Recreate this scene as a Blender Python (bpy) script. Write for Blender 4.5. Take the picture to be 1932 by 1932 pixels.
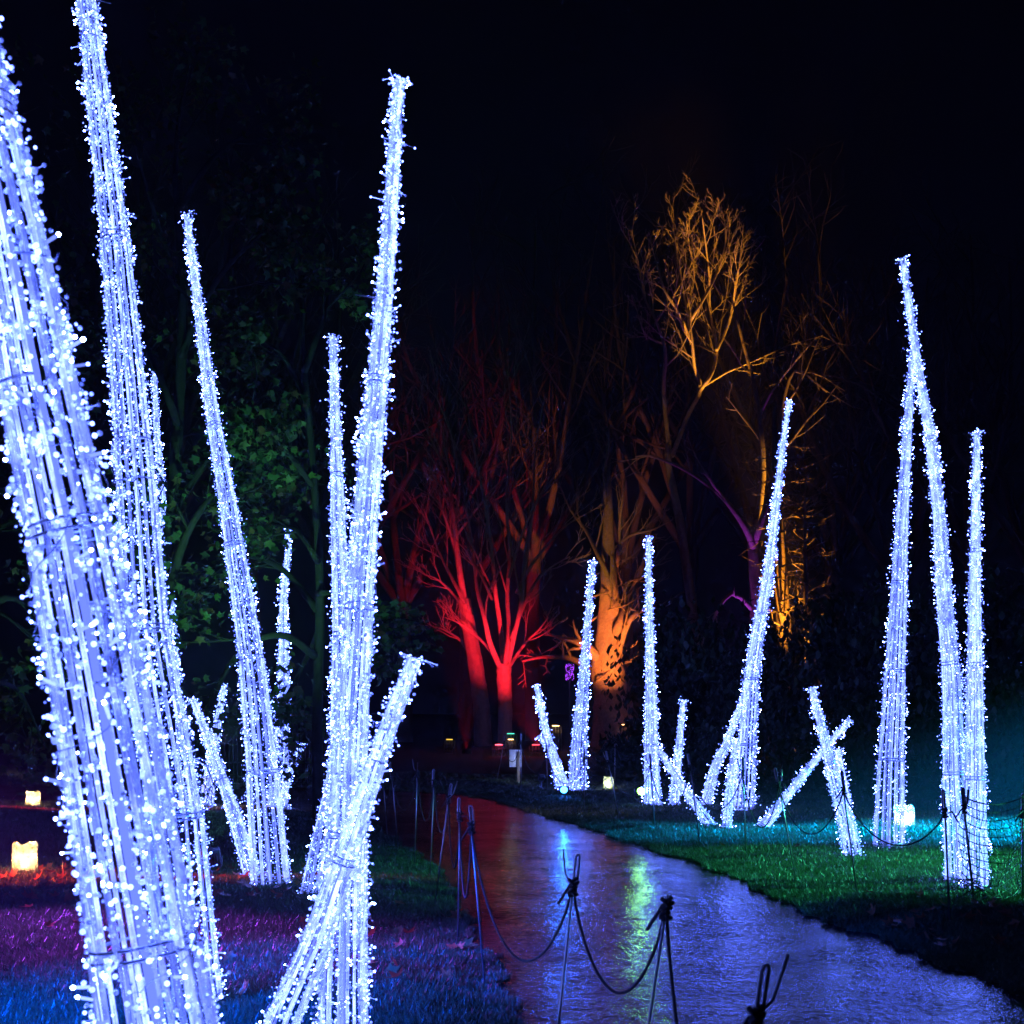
import bpy, math, random
import numpy as np
from mathutils import Vector, Matrix, noise as mnoise

# ------------------------------------------------------------------ scene, camera, sky, exposure
for o in list(bpy.data.objects): bpy.data.objects.remove(o)
SC = bpy.context.scene
COL = SC.collection
rng = np.random.default_rng(11)
random.seed(11)

CAMH = 1.6          # eye height
F = 2318.0          # focal length in units of a 1932 px wide picture
CX, HY = 966.0, 1345.0   # principal column and horizon row on that picture
cam_d = bpy.data.cameras.new('camera'); cam = bpy.data.objects.new('camera', cam_d); COL.objects.link(cam)
cam.location = (0, 0, CAMH); cam.rotation_euler = (math.radians(90), 0, 0)
cam_d.sensor_width = 36; cam_d.lens = 36 * F / 1932
cam_d.shift_y = (HY - 966) / 1932
cam_d.clip_start = 0.05; cam_d.clip_end = 3000
cam_d.dof.use_dof = True; cam_d.dof.focus_distance = 14.0; cam_d.dof.aperture_fstop = 7.0
SC.camera = cam

world = bpy.data.worlds.new('World'); SC.world = world; world.use_nodes = True
wn = world.node_tree.nodes; wl = world.node_tree.links
wbg = wn['Background']
sky = wn.new('ShaderNodeTexSky'); sky.sky_type = 'NISHITA'; sky.sun_disc = False
sky.sun_elevation = math.radians(-4); sky.sun_rotation = math.radians(180)
tint = wn.new('ShaderNodeMixRGB'); tint.blend_type = 'MIX'; tint.inputs[0].default_value = 0.9
tint.inputs[2].default_value = (0.015, 0.017, 0.055, 1)
wl.new(sky.outputs[0], tint.inputs[1]); wl.new(tint.outputs[0], wbg.inputs[0])
wbg.inputs[1].default_value = 0.022

SC.view_settings.view_transform = 'Standard'; SC.view_settings.look = 'None'
SC.view_settings.exposure = 0.0; SC.view_settings.gamma = 1.0; SC.view_settings.use_curve_mapping = False
SC.render.engine = 'CYCLES'
cy = SC.cycles
cy.use_denoising = True
try:
    cy.denoiser = 'OPENIMAGEDENOISE'; cy.denoising_input_passes = 'RGB_ALBEDO_NORMAL'
except Exception: pass
cy.max_bounces = 3; cy.diffuse_bounces = 1; cy.glossy_bounces = 2; cy.transmission_bounces = 2
cy.transparent_max_bounces = 24; cy.volume_bounces = 0
cy.sample_clamp_indirect = 4.0; cy.sample_clamp_direct = 0.0
cy.caustics_reflective = False; cy.caustics_refractive = False
cy.use_light_tree = True
cy.use_adaptive_sampling = True; cy.adaptive_threshold = 0.03; cy.adaptive_min_samples = 16

# ------------------------------------------------------------------ picture -> world
def W(x, y, d): return Vector(((x - CX) * d / F, d, CAMH - (y - HY) * d / F))
def D(y): return CAMH * F / (y - HY)
def G(x, y):
    d = D(y); return Vector(((x - CX) * d / F, d, 0.0))

# ------------------------------------------------------------------ helpers
def tag(o, label=None, cat=None, group=None, kind=None):
    if label: o['label'] = label
    if cat: o['category'] = cat
    if group: o['group'] = group
    if kind: o['kind'] = kind
    return o
def empty(name, loc=(0, 0, 0)):
    o = bpy.data.objects.new(name, None); o.location = loc; o.empty_display_size = 0.1
    COL.objects.link(o); return o
def link(name, me, parent=None, loc=None):
    o = bpy.data.objects.new(name, me); COL.objects.link(o)
    if parent: o.parent = parent
    if loc is not None: o.location = loc
    return o
def mesh_np(name, V, T, mats, midx=None, smooth=False):
    V = np.asarray(V, np.float32).reshape(-1, 3); T = np.asarray(T, np.int32).reshape(-1, 3)
    me = bpy.data.meshes.new(name)
    me.vertices.add(len(V)); me.vertices.foreach_set('co', V.ravel())
    n = len(T)
    me.loops.add(n * 3); me.loops.foreach_set('vertex_index', T.ravel())
    me.polygons.add(n); me.polygons.foreach_set('loop_start', np.arange(0, n * 3, 3, dtype=np.int32))
    me.polygons.foreach_set('loop_total', np.full(n, 3, np.int32))
    if midx is not None: me.polygons.foreach_set('material_index', np.asarray(midx, np.int32))
    if smooth: me.polygons.foreach_set('use_smooth', np.ones(n, bool))
    for m in (mats if isinstance(mats, (list, tuple)) else [mats]): me.materials.append(m)
    me.update(calc_edges=True); me.validate()
    return me
class MB:
    """collects shapes and links them as one mesh object"""
    def __init__(s): s.V = []; s.T = []; s.M = []; s.n = 0
    def add(s, V, T, m=0):
        V = np.asarray(V, float).reshape(-1, 3); T = np.asarray(T, int).reshape(-1, 3)
        s.V.append(V); s.T.append(T + s.n); s.M.append(np.full(len(T), m)); s.n += len(V); return s
    def tube(s, pts, rad, sides=6, m=0, cap=True):
        P = np.asarray([tuple(p) for p in pts], float); k = len(P)
        R = np.full(k, rad, float) if np.isscalar(rad) else np.asarray(rad, float)
        tan = np.gradient(P, axis=0); tan /= np.linalg.norm(tan, axis=1, keepdims=True) + 1e-12
        a = np.array([0.0, 1.0, 0.0]) if abs(tan[0][1]) < 0.9 else np.array([1.0, 0, 0])
        ang = np.arange(sides) * 2 * math.pi / sides
        V = []
        for i in range(k):
            e1 = a - tan[i] * a.dot(tan[i]); e1 /= np.linalg.norm(e1) + 1e-12; a = e1
            e2 = np.cross(tan[i], e1)
            V.append(P[i] + R[i] * (np.cos(ang)[:, None] * e1 + np.sin(ang)[:, None] * e2))
        V = np.concatenate(V); T = []
        for i in range(k - 1):
            for j in range(sides):
                a0 = i * sides + j; a1 = i * sides + (j + 1) % sides; b0 = a0 + sides; b1 = a1 + sides
                T += [(a0, a1, b1), (a0, b1, b0)]
        if cap:
            for j in range(1, sides - 1):
                T.append((0, j + 1, j)); q = (k - 1) * sides; T.append((q, q + j, q + j + 1))
        return s.add(V, T, m)
    def box(s, c, size, rot=None, m=0):
        x, y, z = (v / 2 for v in size)
        V = np.array([(sx * x, sy * y, sz * z) for sz in (-1, 1) for sy in (-1, 1) for sx in (-1, 1)])
        if rot is not None: V = V @ np.array(rot).T
        T = [(0,2,1),(1,2,3),(4,5,6),(5,7,6),(0,1,4),(1,5,4),(2,6,3),(3,6,7),(0,4,2),(2,4,6),(1,3,5),(3,7,5)]
        return s.add(V + np.asarray(tuple(c)), T, m)
    def stamp(s, TV, TT, pos, rot=None, scale=None, m=0):
        """many copies of a template: pos (N,3), rot (N,3,3), scale (N,) ; m may be per-triangle list"""
        TV = np.asarray(TV, float); TT = np.asarray(TT, int); pos = np.asarray(pos, float); N = len(pos)
        if N == 0: return s
        V = np.broadcast_to(TV, (N,) + TV.shape)
        if scale is not None: V = V * np.asarray(scale, float).reshape(N, 1, -1)
        if rot is not None: V = np.einsum('nij,nkj->nki', rot, V)
        V = V + pos[:, None, :]
        T = TT[None] + (np.arange(N) * len(TV))[:, None, None]
        s.V.append(V.reshape(-1, 3)); s.T.append(T.reshape(-1, 3) + s.n)
        s.M.append(np.tile(m, N) if not np.isscalar(m) else np.full(N * len(TT), m)); s.n += N * len(TV); return s
    def build(s, name, mats, parent=None, smooth=False, origin=None, kind=None):
        V = np.concatenate(s.V)
        if origin is not None: V = V - np.asarray(tuple(origin))
        o = link(name, mesh_np(name, V, np.concatenate(s.T), mats, np.concatenate(s.M), smooth), parent)
        if parent is None and origin is not None: o.location = origin
        if kind: o['kind'] = kind
        return o
def ico(sub=1):
    t = (1 + 5 ** .5) / 2
    V = [(-1,t,0),(1,t,0),(-1,-t,0),(1,-t,0),(0,-1,t),(0,1,t),(0,-1,-t),(0,1,-t),(t,0,-1),(t,0,1),(-t,0,-1),(-t,0,1)]
    T = [(0,11,5),(0,5,1),(0,1,7),(0,7,10),(0,10,11),(1,5,9),(5,11,4),(11,10,2),(10,7,6),(7,1,8),(3,9,4),(3,4,2),(3,2,6),(3,6,8),(3,8,9),(4,9,5),(2,4,11),(6,2,10),(8,6,7),(9,8,1)]
    V = [tuple(np.array(v) / np.linalg.norm(v)) for v in V]
    for _ in range(sub):
        nT = []; c = {}
        def mid(a, b):
            k = (min(a, b), max(a, b))
            if k not in c:
                p = (np.array(V[a]) + np.array(V[b])) / 2; V.append(tuple(p / np.linalg.norm(p))); c[k] = len(V) - 1
            return c[k]
        for a, b, d in T:
            x, y, z = mid(a, b), mid(b, d), mid(d, a); nT += [(a, x, z), (b, y, x), (d, z, y), (x, y, z)]
        T = nT
    return np.array(V), np.array(T)
ICO0, ICO1 = ico(0), ico(1)
OCT = (np.array([(1,0,0),(-1,0,0),(0,1,0),(0,-1,0),(0,0,1),(0,0,-1)], float),
       np.array([(0,2,4),(2,1,4),(1,3,4),(3,0,4),(2,0,5),(1,2,5),(3,1,5),(0,3,5)]))
def frames(dirs):
    """rotation matrices whose z column is dirs (N,3)"""
    z = dirs / (np.linalg.norm(dirs, axis=1, keepdims=True) + 1e-9)
    a = np.where(np.abs(z[:, 2:3]) < 0.9, np.array([[0, 0, 1.0]]), np.array([[1.0, 0, 0]]))
    x = np.cross(a, z); x /= np.linalg.norm(x, axis=1, keepdims=True) + 1e-9
    return np.stack([x, np.cross(z, x), z], axis=2)

# ------------------------------------------------------------------ materials
def newmat(name):
    m = bpy.data.materials.new(name); m.use_nodes = True; nt = m.node_tree
    return m, nt.nodes, nt.links, nt.nodes['Principled BSDF']
def plain(name, col, rough=0.6, metal=0.0, var=0.25, scale=30, bump=0.0, spec=0.5):
    m, n, l, b = newmat(name)
    tc = n.new('ShaderNodeTexCoord'); no = n.new('ShaderNodeTexNoise'); no.inputs['Scale'].default_value = scale; no.inputs['Detail'].default_value = 4
    l.new(tc.outputs['Object'], no.inputs['Vector'])
    mx = n.new('ShaderNodeMixRGB'); mx.inputs[1].default_value = tuple(c * (1 - var) for c in col) + (1,); mx.inputs[2].default_value = tuple(min(1, c * (1 + var)) for c in col) + (1,)
    l.new(no.outputs['Fac'], mx.inputs[0]); l.new(mx.outputs[0], b.inputs['Base Color'])
    b.inputs['Roughness'].default_value = rough; b.inputs['Metallic'].default_value = metal; b.inputs['Specular IOR Level'].default_value = spec
    if bump:
        bp = n.new('ShaderNodeBump'); bp.inputs['Strength'].default_value = bump; l.new(no.outputs['Fac'], bp.inputs['Height']); l.new(bp.outputs[0], b.inputs['Normal'])
    return m
def emis(name, col, s, sample='AUTO'):
    m = bpy.data.materials.new(name); m.use_nodes = True; n = m.node_tree.nodes; n.clear()
    e = n.new('ShaderNodeEmission'); e.inputs[0].default_value = (*col, 1); e.inputs[1].default_value = s
    o = n.new('ShaderNodeOutputMaterial'); m.node_tree.links.new(e.outputs[0], o.inputs[0])
    try: m.cycles.emission_sampling = sample
    except Exception: pass
    return m
def acrylic(name, clear=0.45, col=(0.86, 0.9, 1.0), tl=0.75, rough=0.12):
    """clear plastic: part see-through, part scattering inside, glossy by angle"""
    m = bpy.data.materials.new(name); m.use_nodes = True; n = m.node_tree.nodes; l = m.node_tree.links; n.clear()
    out = n.new('ShaderNodeOutputMaterial')
    tr = n.new('ShaderNodeBsdfTransparent'); tr.inputs[0].default_value = (0.93, 0.95, 1, 1)
    tl_ = n.new('ShaderNodeBsdfTranslucent'); tl_.inputs[0].default_value = (*[c * tl for c in col], 1)
    df = n.new('ShaderNodeBsdfDiffuse'); df.inputs[0].default_value = (*[c * 0.7 for c in col], 1)
    gl = n.new('ShaderNodeBsdfGlossy'); gl.inputs[0].default_value = (1, 1, 1, 1); gl.inputs['Roughness'].default_value = rough
    fr = n.new('ShaderNodeFresnel'); fr.inputs[0].default_value = 1.49
    no = n.new('ShaderNodeTexNoise'); no.inputs['Scale'].default_value = 25; tc = n.new('ShaderNodeTexCoord'); l.new(tc.outputs['Object'], no.inputs['Vector'])
    mr = n.new('ShaderNodeMapRange'); mr.inputs[1].default_value = 0.35; mr.inputs[2].default_value = 0.7; mr.inputs[3].default_value = clear + 0.25; mr.inputs[4].default_value = clear - 0.15
    l.new(no.outputs['Fac'], mr.inputs[0])
    a = n.new('ShaderNodeMixShader'); a.inputs[0].default_value = 0.4; l.new(tl_.outputs[0], a.inputs[1]); l.new(df.outputs[0], a.inputs[2])
    b = n.new('ShaderNodeMixShader'); l.new(mr.outputs[0], b.inputs[0]); l.new(a.outputs[0], b.inputs[1]); l.new(tr.outputs[0], b.inputs[2])
    c = n.new('ShaderNodeMixShader'); l.new(fr.outputs[0], c.inputs[0]); l.new(b.outputs[0], c.inputs[1]); l.new(gl.outputs[0], c.inputs[2])
    l.new(c.outputs[0], out.inputs[0]); return m
def painted_glow_rod(name, clear=0.3):
    """clear acrylic rod with a patchy glow painted in for the string light it scatters"""
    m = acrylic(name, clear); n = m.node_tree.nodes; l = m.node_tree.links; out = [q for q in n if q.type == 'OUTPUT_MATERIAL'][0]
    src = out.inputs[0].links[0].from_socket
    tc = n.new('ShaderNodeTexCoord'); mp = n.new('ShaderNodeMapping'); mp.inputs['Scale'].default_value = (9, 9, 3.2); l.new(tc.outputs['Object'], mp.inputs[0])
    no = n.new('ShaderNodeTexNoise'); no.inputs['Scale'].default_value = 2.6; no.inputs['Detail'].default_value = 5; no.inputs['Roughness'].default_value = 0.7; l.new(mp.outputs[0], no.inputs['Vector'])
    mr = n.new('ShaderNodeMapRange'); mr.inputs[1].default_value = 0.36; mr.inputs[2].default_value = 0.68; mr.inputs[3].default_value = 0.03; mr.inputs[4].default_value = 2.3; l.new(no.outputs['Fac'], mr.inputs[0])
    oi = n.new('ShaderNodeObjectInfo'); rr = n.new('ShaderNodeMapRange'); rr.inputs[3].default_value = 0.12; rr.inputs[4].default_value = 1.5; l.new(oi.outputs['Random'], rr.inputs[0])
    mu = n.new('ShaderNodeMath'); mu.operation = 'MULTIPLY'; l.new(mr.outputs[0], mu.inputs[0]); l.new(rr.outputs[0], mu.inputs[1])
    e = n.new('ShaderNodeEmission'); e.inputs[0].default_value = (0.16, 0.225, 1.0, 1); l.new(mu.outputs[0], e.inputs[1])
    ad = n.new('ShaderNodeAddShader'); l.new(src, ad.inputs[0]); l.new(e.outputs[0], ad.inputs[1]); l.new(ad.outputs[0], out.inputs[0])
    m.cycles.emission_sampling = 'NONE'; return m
def rnd_emis(name, col, lo, hi, power=2.0, body=None):
    """emission that differs from bulb to bulb / bead to bead"""
    m = bpy.data.materials.new(name); m.use_nodes = True; n = m.node_tree.nodes; l = m.node_tree.links; n.clear()
    out = n.new('ShaderNodeOutputMaterial'); geo = n.new('ShaderNodeNewGeometry'); oi = n.new('ShaderNodeObjectInfo')
    ad = n.new('ShaderNodeMath'); l.new(geo.outputs['Random Per Island'], ad.inputs[0]); l.new(oi.outputs['Random'], ad.inputs[1])
    fr = n.new('ShaderNodeMath'); fr.operation = 'FRACT'; l.new(ad.outputs[0], fr.inputs[0])
    pw = n.new('ShaderNodeMath'); pw.operation = 'POWER'; pw.inputs[1].default_value = power; l.new(fr.outputs[0], pw.inputs[0])
    mr = n.new('ShaderNodeMapRange'); mr.inputs[3].default_value = lo; mr.inputs[4].default_value = hi; l.new(pw.outputs[0], mr.inputs[0])
    e = n.new('ShaderNodeEmission'); e.inputs[0].default_value = (*col, 1); l.new(mr.outputs[0], e.inputs[1])
    if body:
        p = n.new('ShaderNodeBsdfPrincipled'); p.inputs['Base Color'].default_value = (*body, 1); p.inputs['Roughness'].default_value = 0.08
        a2 = n.new('ShaderNodeAddShader'); l.new(p.outputs[0], a2.inputs[0]); l.new(e.outputs[0], a2.inputs[1]); l.new(a2.outputs[0], out.inputs[0])
    else: l.new(e.outputs[0], out.inputs[0])
    m.cycles.emission_sampling = 'NONE'; return m
def leafmat(name, cols, rough=0.45, trans=0.35):
    m, n, l, b = newmat(name)
    oi = n.new('ShaderNodeObjectInfo'); geo = n.new('ShaderNodeNewGeometry')
    ad = n.new('ShaderNodeMath'); ad.operation = 'ADD'; l.new(geo.outputs['Random Per Island'], ad.inputs[0]); l.new(oi.outputs['Random'], ad.inputs[1])
    fr = n.new('ShaderNodeMath'); fr.operation = 'FRACT'; l.new(ad.outputs[0], fr.inputs[0])
    cr = n.new('ShaderNodeValToRGB'); cr.color_ramp.interpolation = 'LINEAR'
    els = cr.color_ramp.elements
    while len(els) < len(cols): els.new(0.5)
    for i, c in enumerate(cols): els[i].position = i / (len(cols) - 1); els[i].color = (*c, 1)
    l.new(fr.outputs[0], cr.inputs[0]); l.new(cr.outputs[0], b.inputs['Base Color']); b.inputs['Roughness'].default_value = rough
    t = n.new('ShaderNodeBsdfTranslucent'); l.new(cr.outputs[0], t.inputs[0])
    mx = n.new('ShaderNodeMixShader'); mx.inputs[0].default_value = trans; l.new(b.outputs[0], mx.inputs[1]); l.new(t.outputs[0], mx.inputs[2])
    l.new(mx.outputs[0], n['Material Output'].inputs[0]); return m

LEDC = (0.06, 0.115, 1.0)
M = dict(
    led=rnd_emis('led_tip', (0.10, 0.17, 1.0), 14.0, 330.0, 2.4), glowcase=rnd_emis('led_casing_glow', (0.16, 0.24, 1.0), 1.2, 4.5, 1.5),
    core=emis('frosted_core_tube', (0.12, 0.18, 1.0), 1.6, 'NONE'),
    rod=painted_glow_rod('acrylic_rod_painted_glow', 0.60), bead=rnd_emis('crystal_bead_painted_glint', (0.13, 0.20, 1.0), 0.35, 13.0, 2.2, (0.5, 0.58, 0.8)),  # glow painted into rods and beads, standing for string light they catch
    ring=plain('galvanised_ring', (0.45, 0.47, 0.52), 0.35, 0.8), wire=acrylic('clear_wire', 0.3),
    iron=plain('iron_pin', (0.42, 0.4, 0.42), 0.3, 0.9, bump=0.2, scale=120),
    rope=plain('dark_rope', (0.05, 0.047, 0.05), 0.75, bump=0.6, scale=260), net=plain('black_plastic_net', (0.025, 0.025, 0.03), 0.4, bump=0.2),
    bark_s=plain('smooth_grey_bark', (0.42, 0.38, 0.35), 0.75, var=0.45, scale=5, bump=0.35),
    bark_r=plain('rough_brown_bark', (0.34, 0.28, 0.22), 0.85, var=0.6, scale=9, bump=0.9),
    bark_w=plain('woodland_bark', (0.14, 0.125, 0.11), 0.85, var=0.5, scale=12, bump=0.5),
    bark_d=plain('dark_bark', (0.035, 0.03, 0.027), 0.85, var=0.5, scale=12, bump=0.5),
    leaf=leafmat('plane_leaf', [(0.07, 0.15, 0.03), (0.10, 0.2, 0.05), (0.14, 0.2, 0.05), (0.07, 0.16, 0.05), (0.24, 0.12, 0.05), (0.08, 0.18, 0.04)]),
    evg=leafmat('evergreen_leaf', [(0.02, 0.045, 0.018), (0.035, 0.07, 0.025), (0.03, 0.05, 0.02)], 0.4, 0.15),
    fallen=leafmat('fallen_leaf', [(0.30, 0.07, 0.03), (0.22, 0.10, 0.04), (0.35, 0.12, 0.05), (0.16, 0.07, 0.035)], 0.5, 0.3),
    grass=leafmat('grass_blade', [(0.035, 0.075, 0.028), (0.06, 0.10, 0.04), (0.05, 0.085, 0.035), (0.09, 0.10, 0.05)], 0.4, 0.3),
    soil=plain('lawn_soil', (0.03, 0.036, 0.02), 0.9, var=0.5, scale=14, bump=0.5),
    ground=plain('dark_woodland_ground', (0.03, 0.03, 0.022), 0.95, var=0.5, scale=2, bump=0.4),
    black=plain('black_housing', (0.03, 0.03, 0.033), 0.5), white=plain('white_board', (0.75, 0.76, 0.78), 0.5, var=0.05),
    timber=plain('timber_post', (0.22, 0.17, 0.12), 0.8, var=0.4, scale=20, bump=0.3),
    steel=plain('painted_steel', (0.12, 0.13, 0.15), 0.45, 0.6),
)
def path_mat():
    m, n, l, b = newmat('wet_asphalt')
    tc = n.new('ShaderNodeTexCoord')
    def nz(scale, det=5, rough=0.55, vec=None):
        q = n.new('ShaderNodeTexNoise'); q.inputs['Scale'].default_value = scale; q.inputs['Detail'].default_value = det; q.inputs['Roughness'].default_value = rough
        l.new(vec or tc.outputs['Object'], q.inputs['Vector']); return q
    big, mid, fine = nz(1.3), nz(4.5, 6, 0.65), nz(16, 4, 0.6)
    vor = n.new('ShaderNodeTexVoronoi'); vor.inputs['Scale'].default_value = 45; l.new(tc.outputs['Object'], vor.inputs['Vector'])
    cr = n.new('ShaderNodeMixRGB'); cr.inputs[1].default_value = (0.012, 0.012, 0.014, 1); cr.inputs[2].default_value = (0.04, 0.039, 0.04, 1); l.new(mid.outputs['Fac'], cr.inputs[0]); l.new(cr.outputs[0], b.inputs['Base Color'])
    mr = n.new('ShaderNodeMapRange'); mr.inputs[1].default_value = 0.35; mr.inputs[2].default_value = 0.68; mr.inputs[3].default_value = 0.06; mr.inputs[4].default_value = 0.20; l.new(mid.outputs['Fac'], mr.inputs[0])
    l.new(mr.outputs[0], b.inputs['Roughness'])
    b.inputs['Specular IOR Level'].default_value = 0.75
    b1 = n.new('ShaderNodeBump'); b1.inputs['Strength'].default_value = 1.0; b1.inputs['Distance'].default_value = 0.011; l.new(mid.outputs['Fac'], b1.inputs['Height'])
    b2 = n.new('ShaderNodeBump'); b2.inputs['Strength'].default_value = 1.0; b2.inputs['Distance'].default_value = 0.0055; l.new(fine.outputs['Fac'], b2.inputs['Height']); l.new(b1.outputs[0], b2.inputs['Normal'])
    b3 = n.new('ShaderNodeBump'); b3.inputs['Strength'].default_value = 0.7; b3.inputs['Distance'].default_value = 0.003; l.new(vor.outputs['Distance'], b3.inputs['Height']); l.new(b2.outputs[0], b3.inputs['Normal'])
    l.new(b3.outputs[0], b.inputs['Normal'])
    # dry grit between the wet skin: dull patches and grains that do not mirror
    g1, g2 = nz(20, 6, 0.8), nz(1.6, 4, 0.65)
    mu = n.new('ShaderNodeMath'); mu.operation = 'MULTIPLY_ADD'; l.new(g2.outputs['Fac'], mu.inputs[0]); mu.inputs[1].default_value = 0.45; l.new(g1.outputs['Fac'], mu.inputs[2])
    rp = n.new('ShaderNodeMapRange'); rp.inputs[1].default_value = 0.68; rp.inputs[2].default_value = 0.92; rp.inputs[3].default_value = 0.03; rp.inputs[4].default_value = 0.85; l.new(mu.outputs[0], rp.inputs[0])
    dry = n.new('ShaderNodeBsdfDiffuse'); dry.inputs[0].default_value = (0.022, 0.021, 0.021, 1); l.new(b2.outputs[0], dry.inputs['Normal'])
    mx = n.new('ShaderNodeMixShader'); l.new(rp.outputs[0], mx.inputs[0]); l.new(b.outputs[0], mx.inputs[1]); l.new(dry.outputs[0], mx.inputs[2]); l.new(mx.outputs[0], n['Material Output'].inputs[0])
    return m
M['path'] = path_mat()

# ------------------------------------------------------------------ ground, path, lawns
PL = np.array([(0.5, 0.95), (1.5, 0.8), (2.8, 0.52), (3.9, 0.32), (4.9, 0.12), (6.3, -0.05), (7.08, -0.07), (8.49, -0.30), (9.92, -0.48), (11.4, -0.68), (12.8, -0.9), (14.3, -1.28), (16.9, -1.95), (18.5, -2.7), (20.3, -4.0), (21.3, -5.8), (21.9, -9), (22.2, -14)])
PR = np.array([(0.5, 3.1), (5, 3.0), (6.95, 2.89), (7.63, 2.82), (8.45, 2.67), (9.25, 2.5), (9.92, 2.36), (11.07, 2.28), (12, 2.18), (12.83, 2.05), (13.4, 1.9), (14.4, 1.66), (15.5, 1.42), (17.2, 1.08), (18.7, 0.62), (21.4, 0.0), (22.75, -0.38), (23.6, -0.8), (24.6, -1.6), (25.6, -3.0), (26.7, -5.6), (27.3, -9.0), (27.6, -14)])
def wob(d, s): return 0.045 * np.sin(d * 4.1 + s) + 0.035 * np.sin(d * 9.3 + 2 * s) + 0.03 * np.sin(d * 19 + s) + 0.02 * np.sin(d * 37 + 3 * s)
def xl(d): return np.interp(d, PL[:, 0], PL[:, 1]) + wob(d, 1.0)
def xr(d): return np.interp(d, PR[:, 0], PR[:, 1]) + wob(d, 4.0)
def bumps(x, y):
    return (0.030 * np.sin(x * 0.9 + 1.3) * np.sin(y * 1.15 + 0.4) + 0.035 * np.sin(y * 1.9 + 0.5 * x + 0.6) + 0.012 * np.sin(x * 3.1 + y * 1.7) + 0.010 * np.sin(y * 4.6 - x * 2.2))
def lawn_z(x, y, edge):
    """height of the lawn, rising softly from the path edge"""
    r = np.clip(np.abs(x - edge) / 0.5, 0, 1); r = r * r * (3 - 2 * r)
    return 0.012 + r * (0.03 + bumps(x, y))
def lz(x, y):
    x = float(x); y = float(y)
    L, R = float(xl(y)), float(xr(y))
    if x < L: return float(lawn_z(x, y, L))
    if x > R: return float(lawn_z(x, y, R))
    return 0.0
def sheet(name, rows, mat, kind='structure', smooth=True):
    R = np.asarray(rows, float); nr, nc = R.shape[:2]
    idx = np.arange(nr * nc).reshape(nr, nc)
    a, b, c, d = idx[:-1, :-1].ravel(), idx[:-1, 1:].ravel(), idx[1:, 1:].ravel(), idx[1:, :-1].ravel()
    T = np.concatenate([np.stack([a, b, c], 1), np.stack([a, c, d], 1)])
    o = link(name, mesh_np(name, R.reshape(-1, 3), T, mat, None, smooth)); o['kind'] = kind; return o
gx = np.linspace(-1, 1, 41); g = np.sign(gx) * np.abs(gx) ** 2.2 * 1500
sheet('ground', [[(x, y + 60, -0.05) for x in g] for y in g], M['ground'])
ds = np.concatenate([np.arange(0.5, 21.4, 0.12), np.arange(21.4, 27.6, 0.12)])
sheet('path', [[(x, d, 0.004 * math.sin(k * .9 + d)) for k, x in enumerate(np.linspace(max(xl(d), -14) - 0.06, xr(d) + 0.06, 26))] for d in ds if xr(d) > max(xl(d), -14)], M['path'])
dl = np.arange(0.4, 22.2, 0.13)
u = np.concatenate([np.linspace(0, 0.7, 12), np.linspace(0.8, 12, 70)])
sheet('lawn', [[(xl(d) - k, d, lawn_z(xl(d) - k, d, xl(d)) if k > 0 else -0.03) for k in u] for d in dl], M['soil'])
dr = np.arange(0.4, 32, 0.13)
sheet('lawn', [[(xr(d) + k, d, lawn_z(xr(d) + k, d, xr(d)) if k > 0 else -0.03) for k in u] for d in dr], M['soil'])

def grass(side, N, dmin, dmax, wide):
    d = dmin * (dmax / dmin) ** rng.random(N)
    half = 0.42 * d + 1.6
    e = xl(d) if side < 0 else xr(d)
    lim = -half if side < 0 else np.minimum(half, 14)
    t = rng.random(N)
    x = e + (lim - e) * t + 0.03 * side
    ok = (x < e) if side < 0 else (x > e)
    # ragged strip at the edge of the path
    k = rng.random(N) < 0.12; x = np.where(k, e + side * (rng.random(N) ** 2) * 0.3 - side * 0.05, x)
    d, x, e = d[ok | k], x[ok | k], e[ok | k]; n = len(d)
    z = lawn_z(x, d, e) - 0.004
    clump = 0.5 + 0.5 * np.sin(x * 7.3 + 2 * np.sin(d * 5.1)) * np.sin(d * 6.7 + 1.7 * np.sin(x * 4.3))
    h = (0.016 + 0.026 * rng.random(n) + 0.03 * clump * rng.random(n)) * (1 + 0.5 * (rng.random(n) < 0.04))
    w = 0.0022 * (d / 6.0) ** 0.9 * (0.8 + 0.6 * rng.random(n))
    a = rng.random(n) * 6.283; la = rng.random(n) * 6.283; ll = h * (0.15 + 0.7 * rng.random(n))
    base = np.stack([x, d, z], 1); side_v = np.stack([np.cos(a), np.sin(a), np.zeros(n)], 1) * w[:, None]
    tip = base + np.stack([np.cos(la) * ll, np.sin(la) * ll, h], 1)
    V = np.stack([base - side_v, base + side_v, tip], 1).reshape(-1, 3)
    o = link('grass', mesh_np('grass', V, np.arange(n * 3).reshape(-1, 3), M['grass']))
    return o
tag(grass(-1, 330000, 5.2, 22.2, 0), 'short grass of the lawn with purple and blue floodlight bands', 'grass', kind='stuff')
tag(grass(1, 330000, 6.2, 31.0, 0), 'short grass of the lawn lit green and cyan beyond the path', 'grass', kind='stuff')

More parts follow.
